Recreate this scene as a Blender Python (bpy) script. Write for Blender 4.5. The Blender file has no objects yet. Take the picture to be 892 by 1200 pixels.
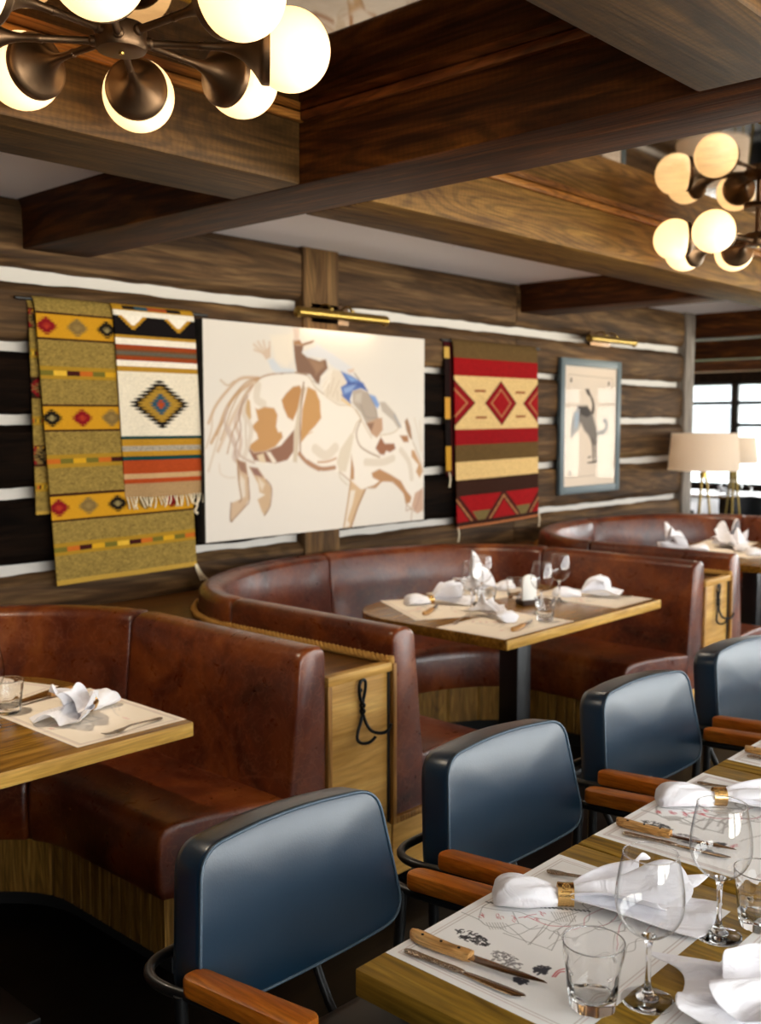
import bpy, bmesh, math, random
import numpy as np
from mathutils import Vector, Matrix, noise
PI = math.pi
C = bpy.context.scene.collection
random.seed(7)
rng = np.random.default_rng(11)

# ------------------------------------------------------------------ colours and materials
def lin(c):
    return tuple((x / 12.92 if x <= .04045 else ((x + .055) / 1.055) ** 2.4) for x in c)
def hx(s):
    return lin(tuple(int(s[i:i + 2], 16) / 255 for i in (0, 2, 4)))
def h4(s):
    return (*hx(s), 1)

def new_mat(name):
    m = bpy.data.materials.new(name); m.use_nodes = True
    nt = m.node_tree
    b = nt.nodes['Principled BSDF']
    return m, nt, b
def plain(name, col, rough=.5, metal=0., coat=0., spec=.5, emit=None, es=1.):
    m, nt, b = new_mat(name)
    b.inputs['Base Color'].default_value = h4(col); b.inputs['Roughness'].default_value = rough
    b.inputs['Metallic'].default_value = metal; b.inputs['Coat Weight'].default_value = coat
    b.inputs['Specular IOR Level'].default_value = spec
    if emit:
        b.inputs['Emission Color'].default_value = h4(emit); b.inputs['Emission Strength'].default_value = es
    return m
def ramp(nt, fac, stops):
    r = nt.nodes.new('ShaderNodeValToRGB')
    e = r.color_ramp.elements
    while len(e) < len(stops): e.new(.5)
    for i, (p, c) in enumerate(stops):
        e[i].position = p; e[i].color = h4(c) if isinstance(c, str) else (c, c, c, 1)
    nt.links.new(fac, r.inputs['Fac'])
    return r.outputs['Color']
def coords(nt, scale, rnd=True):
    tc = nt.nodes.new('ShaderNodeTexCoord'); mp = nt.nodes.new('ShaderNodeMapping')
    nt.links.new(tc.outputs['Object'], mp.inputs['Vector'])
    mp.inputs['Scale'].default_value = scale
    if rnd:
        oi = nt.nodes.new('ShaderNodeObjectInfo'); mu = nt.nodes.new('ShaderNodeMath'); mu.operation = 'MULTIPLY'
        mu.inputs[1].default_value = 37.
        nt.links.new(oi.outputs['Random'], mu.inputs[0])
        cx = nt.nodes.new('ShaderNodeCombineXYZ')
        for k in ('X', 'Y', 'Z'): nt.links.new(mu.outputs[0], cx.inputs[k])
        nt.links.new(cx.outputs[0], mp.inputs['Location'])
    return mp.outputs['Vector']
def noise_tex(nt, vec, scale, detail=5, rough=.55, dist=0.):
    n = nt.nodes.new('ShaderNodeTexNoise'); nt.links.new(vec, n.inputs['Vector'])
    n.inputs['Scale'].default_value = scale; n.inputs['Detail'].default_value = detail
    n.inputs['Roughness'].default_value = rough; n.inputs['Distortion'].default_value = dist
    return n.outputs['Fac']
def mixc(nt, fac, a, b, blend='MIX'):
    m = nt.nodes.new('ShaderNodeMix'); m.data_type = 'RGBA'; m.blend_type = blend
    if isinstance(fac, float): m.inputs[0].default_value = fac
    else: nt.links.new(fac, m.inputs[0])
    for s, v in ((6, a), (7, b)):
        if isinstance(v, str): m.inputs[s].default_value = h4(v)
        else: nt.links.new(v, m.inputs[s])
    return m.outputs[2]
def bump(nt, b, fac, strength, dist=.01):
    n = nt.nodes.new('ShaderNodeBump'); n.inputs['Strength'].default_value = strength
    n.inputs['Distance'].default_value = dist
    nt.links.new(fac, n.inputs['Height']); nt.links.new(n.outputs['Normal'], b.inputs['Normal'])

def wood(name, dark, mid, light, axis='X', k=1., rough=.5, bmp=.25, coat=0., saw=0., spec=.2, grain=.3, freq=26., fine=.75):
    m, nt, b = new_mat(name)
    s = {'X': (.9, 9, 9), 'Y': (9, .9, 9), 'Z': (9, 9, .9)}[axis]
    v = coords(nt, tuple(x * k for x in s))
    n1 = noise_tex(nt, v, 1.2, 8, .62, 1.6)
    v2 = coords(nt, tuple(x * k * (3.5 if x > 1 else 1.4) for x in s))
    n2 = noise_tex(nt, v2, 2.4, 4, .6, .3)
    c1 = ramp(nt, n1, [(.30, dark), (.5, mid), (.70, light)])
    c2 = ramp(nt, n2, [(.35, .45), (.62, 1.)])
    col = mixc(nt, fine, c1, c2, 'MULTIPLY')
    hgt = n2
    if grain:
        v3 = coords(nt, tuple(x * k * (.55 if x > 1 else .7) for x in s))
        n3 = noise_tex(nt, v3, .8, 2, .4, .2)
        mu = nt.nodes.new('ShaderNodeMath'); mu.operation = 'MULTIPLY'; mu.inputs[1].default_value = freq * 6.283
        sn = nt.nodes.new('ShaderNodeMath'); sn.operation = 'SINE'
        nt.links.new(n3, mu.inputs[0]); nt.links.new(mu.outputs[0], sn.inputs[0])
        mr = nt.nodes.new('ShaderNodeMapRange'); mr.inputs[1].default_value = -1; mr.inputs[2].default_value = 1
        nt.links.new(sn.outputs[0], mr.inputs[0])
        gl = ramp(nt, mr.outputs[0], [(.05, 1. - grain), (.55, 1.)])
        col = mixc(nt, 1., col, gl, 'MULTIPLY')
    if saw:
        w = nt.nodes.new('ShaderNodeTexWave'); w.bands_direction = axis; w.inputs['Scale'].default_value = 17
        w.inputs['Distortion'].default_value = 6; w.inputs['Detail'].default_value = 3; w.inputs['Detail Scale'].default_value = 2.5
        tc = nt.nodes.new('ShaderNodeTexCoord'); nt.links.new(tc.outputs['Object'], w.inputs['Vector'])
        c3 = ramp(nt, w.outputs['Fac'], [(.0, 1. - saw), (1., 1.)])
        col = mixc(nt, 1., col, c3, 'MULTIPLY')
    nt.links.new(col, b.inputs['Base Color'])
    b.inputs['Roughness'].default_value = rough; b.inputs['Coat Weight'].default_value = coat
    b.inputs['Coat Roughness'].default_value = .25; b.inputs['Specular IOR Level'].default_value = spec
    bump(nt, b, hgt, bmp, .006)
    return m

def leather(name):
    m, nt, b = new_mat(name)
    v = coords(nt, (1, 1, 1))
    n1 = noise_tex(nt, v, 3.2, 7, .62, .6)
    n2 = noise_tex(nt, v, 16., 6, .7, .8)
    c = ramp(nt, n1, [(.28, '290d04'), (.46, '552009'), (.60, '78380f'), (.78, '985a24')])
    c2 = ramp(nt, n2, [(.25, .80), (.70, 1.)])
    c = mixc(nt, .8, c, c2, 'MULTIPLY')
    vo = nt.nodes.new('ShaderNodeTexVoronoi'); vo.feature = 'DISTANCE_TO_EDGE'; vo.inputs['Scale'].default_value = 9
    dv = nt.nodes.new('ShaderNodeVectorMath'); dv.operation = 'ADD'
    nn = nt.nodes.new('ShaderNodeTexNoise'); nn.inputs['Scale'].default_value = 5; nn.inputs['Detail'].default_value = 4
    nt.links.new(v, nn.inputs['Vector']); nt.links.new(v, dv.inputs[0]); nt.links.new(nn.outputs['Color'], dv.inputs[1])
    nt.links.new(dv.outputs[0], vo.inputs['Vector'])
    vein = ramp(nt, vo.outputs['Distance'], [(.0, .16), (.05, 0.)])
    c = mixc(nt, vein, c, 'b07858')
    nt.links.new(c, b.inputs['Base Color'])
    r = ramp(nt, n2, [(.3, .24), (.7, .42)])
    nt.links.new(r, b.inputs['Roughness'])
    b.inputs['Specular IOR Level'].default_value = .5
    b.inputs['Coat Weight'].default_value = .15; b.inputs['Coat Roughness'].default_value = .2
    n3 = noise_tex(nt, v, 130., 3, .5)
    bump(nt, b, n3, .12, .003)
    return m

def painted(name, rough=.6, weave=0., spec=.3):
    m, nt, b = new_mat(name)
    a = nt.nodes.new('ShaderNodeAttribute'); a.attribute_name = 'Col'
    col = a.outputs['Color']
    if weave:
        v = coords(nt, (60, 60, 420), False)
        n = noise_tex(nt, v, 1.1, 3, .6)
        c2 = ramp(nt, n, [(.32, .62), (.62, 1.)])
        col = mixc(nt, weave, col, c2, 'MULTIPLY')
        bump(nt, b, n, .35, .003)
    nt.links.new(col, b.inputs['Base Color'])
    b.inputs['Roughness'].default_value = rough; b.inputs['Specular IOR Level'].default_value = spec
    return m

def thin_glass(name, tint='ffffff', edge=.06, power=5., dark=0.):
    m = bpy.data.materials.new(name); m.use_nodes = True; nt = m.node_tree; nt.nodes.clear()
    o = nt.nodes.new('ShaderNodeOutputMaterial'); mx = nt.nodes.new('ShaderNodeMixShader')
    t = nt.nodes.new('ShaderNodeBsdfTransparent'); g = nt.nodes.new('ShaderNodeBsdfGlossy'); f = nt.nodes.new('ShaderNodeMath'); lw = nt.nodes.new('ShaderNodeLayerWeight'); pw = nt.nodes.new('ShaderNodeMath')
    t.inputs['Color'].default_value = h4(tint); g.inputs['Roughness'].default_value = .01
    pw.operation = 'POWER'; pw.inputs[1].default_value = power
    f.operation = 'MULTIPLY_ADD'; f.inputs[1].default_value = .92; f.inputs[2].default_value = edge
    nt.links.new(lw.outputs['Facing'], pw.inputs[0]); nt.links.new(pw.outputs[0], f.inputs[0])
    if dark:
        rp = ramp(nt, lw.outputs['Facing'], [(.55, 1.), (.97, 1. - dark)]); nt.links.new(rp, t.inputs['Color'])
    nt.links.new(f.outputs[0], mx.inputs[0]); nt.links.new(t.outputs[0], mx.inputs[1]); nt.links.new(g.outputs[0], mx.inputs[2])
    nt.links.new(mx.outputs[0], o.inputs['Surface'])
    return m
def solid_glass(name):
    m, nt, b = new_mat(name)
    b.inputs['Base Color'].default_value = (1, 1, 1, 1); b.inputs['Roughness'].default_value = .0
    b.inputs['Transmission Weight'].default_value = 1.; b.inputs['IOR'].default_value = 1.48
    return m

M = {}
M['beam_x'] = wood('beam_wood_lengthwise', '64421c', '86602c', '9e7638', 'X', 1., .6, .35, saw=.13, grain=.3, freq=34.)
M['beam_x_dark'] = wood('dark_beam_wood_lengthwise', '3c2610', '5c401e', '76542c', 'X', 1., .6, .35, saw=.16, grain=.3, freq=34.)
M['beam_y'] = wood('beam_wood_crosswise', '2a1003', '502708', '804a14', 'Y', 1., .6, .35, saw=.14, grain=.38, freq=30.)
M['trim_x'] = wood('trim_wood_lengthwise', '8a5424', 'a86c30', 'c08440', 'X', 2., .4, .1)
M['trim_y'] = wood('trim_wood_crosswise', '5a2c12', '78401c', '96582a', 'Y', 2., .4, .1)
M['log'] = wood('weathered_log', '2e1e10', '553c22', '80623e', 'X', .8, .75, .5, grain=.3, freq=24.)
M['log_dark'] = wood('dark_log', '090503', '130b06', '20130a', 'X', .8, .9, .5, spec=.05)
M['log_post'] = wood('weathered_post', '3a2610', '634626', '84643c', 'Z', .8, .7, .4)
M['post_grey'] = wood('grey_post', '6a6058', '857a70', '9a9086', 'Z', 1., .7, .2)
M['chink'] = plain('white_chinking', 'c8c2ba', .7)
M['oak'] = wood('oak_panel', 'ac7e38', 'c4944c', 'd8ac60', 'X', 1.4, .42, .1, grain=.07, fine=.35)
M['oak_z'] = wood('oak_stile', '8a5c26', 'a87638', 'c08e4a', 'Z', 1.4, .42, .12)
M['oak_shelf'] = wood('oak_shelf', '4e2e12', '6a421a', '7e5424', 'X', 1.2, .35, .1)
M['slat'] = wood('booth_slat', '5a3e14', '866026', 'a67e3a', 'Z', 2.2, .5, .2)
M['table'] = wood('table_oak', '775610', 'a6802a', 'c09a40', 'Y', 1.6, .42, .1, grain=.28)
M['booth_table'] = wood('booth_table_oak', '63400f', '8a5e1e', 'a67830', 'X', 1.5, .26, .06, coat=.12, grain=.2, spec=.35)
M['table_edge'] = wood('table_edge_oak', 'b88a40', 'd4a44e', 'e2b86a', 'X', 2.5, .4, .1, grain=.12, fine=.4)
M['armwood'] = wood('arm_wood', 'a8560f', 'bc6818', 'cc7a26', 'Y', 2.5, .42, .05, coat=.05, grain=.06)
M['floor'] = wood('floor_wood', '070403', '0e0805', '170d08', 'X', .7, .45, .1)
M['wall_dark'] = wood('dark_wall_boards', '1a110b', '2b1d12', '3a2818', 'X', .7, .6, .2)
M['leather'] = leather('brown_leather')
M['black_metal'] = plain('black_metal', '0c0c0d', .38, .0, .2)
M['iron'] = plain('wrought_iron', '0a0a0a', .35, .6)
M['toe'] = plain('black_plinth', '070606', .8)
M['bronze'] = plain('dark_bronze', '80664e', .42, 1.)
M['brass'] = plain('aged_brass', 'a88c48', .3, 1.)
M['gold'] = plain('gold_metal', 'd8b070', .22, 1.)
M['steel'] = plain('polished_steel', 'b8b0a8', .14, 1.)
M['blade'] = plain('blade_steel', '9c8c80', .16, 1.)
M['white'] = plain('white_ceiling_paint', 'f4f2f8', .8)
def linen():
    m, nt, b = new_mat('white_linen')
    b.inputs['Base Color'].default_value = h4('f2f1f6'); b.inputs['Roughness'].default_value = .85; b.inputs['Specular IOR Level'].default_value = .2
    n = noise_tex(nt, coords(nt, (14, 26, 20)), 1.3, 3, .5, 1.2); bump(nt, b, n, .55, .012)
    return m
M['linen'] = linen()
M['rope'] = plain('hemp_rope', 'b8863a', .8)
M['fringe'] = plain('cream_wool', 'e2d3b4', .9)
M['black'] = plain('matte_black', '060606', .7)
M['frame_grey'] = plain('slate_frame', '4c5a60', .5)
def shade_cloth():
    m = bpy.data.materials.new('linen_lampshade'); m.use_nodes = True; nt = m.node_tree; nt.nodes.clear()
    o = nt.nodes.new('ShaderNodeOutputMaterial'); mx = nt.nodes.new('ShaderNodeMixShader'); mx.inputs[0].default_value = .62
    d = nt.nodes.new('ShaderNodeBsdfDiffuse'); t = nt.nodes.new('ShaderNodeBsdfTranslucent')
    d.inputs[0].default_value = h4('fff6ea'); t.inputs[0].default_value = h4('fff2e2')
    nt.links.new(d.outputs[0], mx.inputs[1]); nt.links.new(t.outputs[0], mx.inputs[2]); nt.links.new(mx.outputs[0], o.inputs['Surface'])
    return m
M['shade'] = shade_cloth()
M['wax'] = plain('white_card', 'f2eee6', .6)
M['globe'] = plain('opal_globe', 'fff0d8', .25, emit='ffd090', es=1.8)
M['bowl'] = thin_glass('thin_bowl_glass', 'fdfdfd', .07, 4., .55)
M['pane'] = thin_glass('window_glass', 'f4f8f8', .06)
M['glass'] = solid_glass('clear_glass')
M['paint'] = painted('canvas_paint', .6)
M['print_glass'] = thin_glass('print_glass', 'fdfdfd', .012, 6.)
M['lamp_brass'] = plain('dull_brass', '86703c', .45, 1.)
M['rug'] = painted('woven_wool', .9, .45, .1)
M['paper'] = painted('printed_paper', .7)
M['print'] = painted('art_print', .7)
M['window_frame'] = plain('dark_window_frame', '1c1a1a', .5)
M['grass'] = plain('lawn', '6c7a40', .9)
M['pale_wall'] = plain('pale_render', '8c949c', .9)
M['vent'] = plain('ceiling_fitting', 'e4e0e6', .6)

def blue_leather():
    m, nt, b = new_mat('blue_black_leather')
    b.inputs['Base Color'].default_value = h4('09263a'); b.inputs['Roughness'].default_value = .31
    b.inputs['Specular IOR Level'].default_value = .62; b.inputs['Coat Weight'].default_value = .15; b.inputs['Coat Roughness'].default_value = .35
    v = coords(nt, (1, 1, 1)); n = noise_tex(nt, v, 260., 2, .5); bump(nt, b, n, .08, .002)
    return m
M['blue'] = blue_leather()
M['piping'] = plain('grey_blue_piping', '3e505e', .4)
M['black_leather'] = plain('black_leather', '0c1014', .42, spec=.5)
def mirror():
    m, nt, b = new_mat('antique_mirror')
    v = coords(nt, (1, 1, 1), False); n = noise_tex(nt, v, 2.5, 6, .6)
    nt.links.new(ramp(nt, n, [(.35, '8a7a66'), (.65, 'c4b8a8')]), b.inputs['Base Color'])
    b.inputs['Metallic'].default_value = 1.; b.inputs['Roughness'].default_value = .035
    return m
M['mirror'] = mirror()
def ringmetal():
    m, nt, b = new_mat('embossed_gold')
    b.inputs['Base Color'].default_value = h4('cfa866'); b.inputs['Metallic'].default_value = 1.; b.inputs['Roughness'].default_value = .25
    v = coords(nt, (1, 1, 1), False); n = noise_tex(nt, v, 330., 2, .5); bump(nt, b, n, .9, .004)
    return m
M['ring'] = ringmetal()
def ornate():
    m, nt, b = new_mat('patterned_steel')
    b.inputs['Base Color'].default_value = h4('b0a090'); b.inputs['Metallic'].default_value = 1.; b.inputs['Roughness'].default_value = .25
    v = coords(nt, (1, 1, 1), False); n = noise_tex(nt, v, 260., 2, .5); bump(nt, b, n, .9, .003)
    return m
M['ornate'] = ornate()

# ------------------------------------------------------------------ mesh helpers
def finish(name, bm, mats, parent=None, angle=40, loc=None, kind=None):
    me = bpy.data.meshes.new(name)
    bmesh.ops.recalc_face_normals(bm, faces=bm.faces[:])
    bm.to_mesh(me); bm.free()
    if not isinstance(mats, (list, tuple)): mats = [mats]
    for m in mats: me.materials.append(m)
    me.polygons.foreach_set('use_smooth', [True] * len(me.polygons))
    me.set_sharp_from_angle(angle=math.radians(angle))
    o = bpy.data.objects.new(name, me); C.objects.link(o)
    if parent: o.parent = parent
    if loc: o.location = loc
    if kind: o['kind'] = kind
    return o
def tag(o, label, cat, group=None):
    o['label'] = label; o['category'] = cat
    if group: o['group'] = group
    return o
def thing(name, label, cat, loc=(0, 0, 0), rz=0., group=None):
    o = bpy.data.objects.new(name, None); o.empty_display_size = .05
    C.objects.link(o); o.location = loc; o.rotation_euler = (0, 0, rz)
    return tag(o, label, cat, group)
def dup(root, label, loc, rz=None, group=None):
    def cp(o, parent):
        c = o.copy(); C.objects.link(c)
        if parent: c.parent = parent
        for ch in list(o.children): cp(ch, c)
        return c
    r = cp(root, None); r.location = loc; r['label'] = label
    if rz is not None: r.rotation_euler = (0, 0, rz)
    if group: r['group'] = group
    return r
def BM(): return bmesh.new()
def add(bm, tmp, mi=0, mat=None):
    if mat: bmesh.ops.transform(tmp, matrix=mat, verts=tmp.verts[:])
    for f in tmp.faces: f.material_index = mi
    me = bpy.data.meshes.new('tmp'); tmp.to_mesh(me); tmp.free()
    bm.from_mesh(me); bpy.data.meshes.remove(me)
    return bm
def box(bm, x0, x1, y0, y1, z0, z1, bev=0., seg=2, mi=0, mat=None):
    t = BM(); bmesh.ops.create_cube(t, size=1)
    for v in t.verts:
        v.co = Vector(((x0 + x1) / 2 + v.co.x * (x1 - x0), (y0 + y1) / 2 + v.co.y * (y1 - y0), (z0 + z1) / 2 + v.co.z * (z1 - z0)))
    if bev: bmesh.ops.bevel(t, geom=t.edges[:], offset=bev, segments=seg, affect='EDGES', profile=.5)
    return add(bm, t, mi, mat)
def loft(bm, rings, closed=True, caps=True, mi=0, loop=False):
    vs = [[bm.verts.new(p) for p in r] for r in rings]
    n = len(rings[0]); fs = []
    R = range(len(vs)) if loop else range(len(vs) - 1)
    for i in R:
        a, b = vs[i], vs[(i + 1) % len(vs)]
        for j in range(n if closed else n - 1):
            k = (j + 1) % n
            fs.append(bm.faces.new((a[j], a[k], b[k], b[j])))
    if caps and closed and not loop:
        fs.append(bm.faces.new(vs[0][::-1])); fs.append(bm.faces.new(vs[-1]))
    for f in fs: f.material_index = mi
    return bm
def tube(bm, pts, r, n=10, mi=0, loop=False, flat=1.):
    pts = [Vector(p) for p in pts]; N = len(pts); rings = []
    rs = r if isinstance(r, (list, tuple)) else [r] * N
    def tan(i):
        if loop: d = pts[(i + 1) % N] - pts[i - 1]
        else: d = pts[min(i + 1, N - 1)] - pts[max(i - 1, 0)]
        return d.normalized()
    t0 = tan(0); u = t0.orthogonal().normalized()
    if abs(t0.z) < .9: u = (Vector((0, 0, 1)) - t0 * t0.z).normalized()
    for i in range(N):
        t = tan(i); u = (u - t * u.dot(t)).normalized(); w = t.cross(u)
        rings.append([pts[i] + (u * math.cos(2 * PI * k / n) * flat + w * math.sin(2 * PI * k / n)) * rs[i] for k in range(n)])
    return loft(bm, rings, True, True, mi, loop)
def lathe(bm, prof, n=32, c=(0, 0, 0), mat=None, closed=False, mi=0):
    """prof: (r, z) pairs; revolved about z"""
    t = BM(); rings = []
    for k in range(n):
        a = 2 * PI * k / n
        rings.append([t.verts.new((p[0] * math.cos(a), p[0] * math.sin(a), p[1])) for p in prof])
    L = len(prof)
    for k in range(n):
        a, b = rings[k], rings[(k + 1) % n]
        for j in range(L if closed else L - 1):
            j2 = (j + 1) % L
            t.faces.new((a[j], b[j], b[j2], a[j2]))
    bmesh.ops.remove_doubles(t, verts=t.verts[:], dist=1e-6)
    m = Matrix.Translation(c)
    if mat: m = m @ mat
    return add(bm, t, mi, m)
def prism(bm, pts, z0, z1, bev=0., mi=0):
    t = BM()
    a = [t.verts.new((p[0], p[1], z0)) for p in pts]; b = [t.verts.new((p[0], p[1], z1)) for p in pts]
    n = len(pts); t.faces.new(a[::-1]); top = t.faces.new(b)
    for i in range(n): t.faces.new((a[i], a[(i + 1) % n], b[(i + 1) % n], b[i]))
    if bev:
        bmesh.ops.recalc_face_normals(t, faces=t.faces[:])
        es = [e for e in t.edges if abs(e.verts[0].co.z - e.verts[1].co.z) < 1e-6]
        bmesh.ops.bevel(t, geom=es, offset=bev, segments=2, affect='EDGES', profile=.5)
    return add(bm, t, mi)
def smooth_path(pts, k=6, loop=False):
    """Catmull-Rom"""
    P = [Vector(p) for p in pts]; out = []; n = len(P)
    for i in range(n if loop else n - 1):
        p0 = P[i - 1] if (i > 0 or loop) else P[0]; p1 = P[i]; p2 = P[(i + 1) % n]
        p3 = P[(i + 2) % n] if (i + 2 < n or loop) else P[-1]
        for j in range(k):
            t = j / k
            out.append(.5 * ((2 * p1) + (p2 - p0) * t + (2 * p0 - 5 * p1 + 4 * p2 - p3) * t * t + (3 * p1 - p0 - 3 * p2 + p3) * t ** 3))
    if not loop: out.append(P[-1])
    return out
def round_poly(pts, r, k=6):
    out = []; n = len(pts); rs = r if isinstance(r, (list, tuple)) else [r] * n
    for i in range(n):
        p = Vector(pts[i]); a = (Vector(pts[i - 1]) - p); b = (Vector(pts[(i + 1) % n]) - p)
        d = min(rs[i], a.length * .49, b.length * .49)
        q0 = p + a.normalized() * d; q1 = p + b.normalized() * d
        for j in range(k + 1):
            t = j / k; out.append(tuple((1 - t) ** 2 * q0 + 2 * t * (1 - t) * p + t * t * q1))
    return out

# pictures and weaves: a colour for every vertex of a fine sheet
class Sheet:
    def __init__(s, w, h, step, base):
        s.w, s.h = w, h; s.nx = int(round(w / step)) + 1; s.ny = int(round(h / step)) + 1
        s.U, s.V = np.meshgrid(np.linspace(0, w, s.nx), np.linspace(0, h, s.ny))
        s.col = np.empty((s.ny, s.nx, 3)); s.col[:] = hx(base) if isinstance(base, str) else base
    def _blend(s, a, col, sl):
        c = np.array(hx(col)); s.col[sl] = s.col[sl] * (1 - a[..., None]) + c * a[..., None]
    def _win(s, pts, pad):
        lo = pts.min(0) - pad; hi = pts.max(0) + pad
        i0 = max(int(lo[0] / s.w * (s.nx - 1)), 0); i1 = min(int(hi[0] / s.w * (s.nx - 1)) + 2, s.nx)
        j0 = max(int(lo[1] / s.h * (s.ny - 1)), 0); j1 = min(int(hi[1] / s.h * (s.ny - 1)) + 2, s.ny)
        return (slice(j0, max(j1, j0)), slice(i0, max(i1, i0)))
    @staticmethod
    def _dist(X, Y, a, b):
        d = b - a; L = d @ d + 1e-12
        t = np.clip(((X - a[0]) * d[0] + (Y - a[1]) * d[1]) / L, 0, 1)
        return np.hypot(X - a[0] - t * d[0], Y - a[1] - t * d[1])
    def poly(s, pts, col, soft=.004, op=1.):
        pts = np.array(pts, float).reshape(-1, 2); sl = s._win(pts, soft * 2); X, Y = s.U[sl], s.V[sl]
        if X.size == 0: return
        ins = np.zeros(X.shape, bool); D = np.full(X.shape, 1e9); n = len(pts)
        for i in range(n):
            a, b = pts[i - 1], pts[i]
            D = np.minimum(D, s._dist(X, Y, a, b))
            c = ((a[1] > Y) != (b[1] > Y))
            ins ^= c & (X < (b[0] - a[0]) * (Y - a[1]) / (b[1] - a[1] + 1e-12) + a[0])
        sd = np.where(ins, D, -D)
        s._blend(np.clip(sd / soft + .5, 0, 1) * op, col, sl)
    def stroke(s, pts, w, col, soft=.003, op=1.):
        pts = np.array(pts, float).reshape(-1, 2)
        if len(pts) > 2:
            pts = np.array([tuple(p)[:2] for p in smooth_path([(*p, 0) for p in pts], 5)])
        sl = s._win(pts, w + soft); X, Y = s.U[sl], s.V[sl]
        if X.size == 0: return
        D = np.full(X.shape, 1e9)
        for i in range(len(pts) - 1): D = np.minimum(D, s._dist(X, Y, pts[i], pts[i + 1]))
        s._blend(np.clip((w / 2 - D) / soft + .5, 0, 1) * op, col, sl)
    def build(s, name, mapping, mat, parent=None, thick=0.):
        """mapping(U, V) -> X, Y, Z arrays"""
        X, Y, Z = mapping(s.U, s.V)
        co = np.stack([X, Y, Z], -1).reshape(-1, 3)
        nx, ny = s.nx, s.ny
        i = np.arange(ny - 1)[:, None] * nx + np.arange(nx - 1)[None, :]
        q = np.stack([i, i + 1, i + 1 + nx, i + nx], -1).reshape(-1, 4)
        me = bpy.data.meshes.new(name)
        me.vertices.add(len(co)); me.vertices.foreach_set('co', co.astype(np.float32).ravel())
        me.loops.add(q.size); me.loops.foreach_set('vertex_index', q.astype(np.int32).ravel())
        me.polygons.add(len(q)); me.polygons.foreach_set('loop_start', np.arange(0, q.size, 4, dtype=np.int32))
        me.update(calc_edges=True)
        at = me.color_attributes.new('Col', 'FLOAT_COLOR', 'POINT')
        c4 = np.ones((len(co), 4), np.float32); c4[:, :3] = np.clip(s.col, 0, 1).reshape(-1, 3)
        at.data.foreach_set('color', c4.ravel())
        me.polygons.foreach_set('use_smooth', [True] * len(me.polygons))
        me.materials.append(mat)
        o = bpy.data.objects.new(name, me); C.objects.link(o)
        if thick:
            md = o.modifiers.new('thickness', 'SOLIDIFY'); md.thickness = thick; md.offset = 0
        if parent: o.parent = parent
        return o
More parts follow.
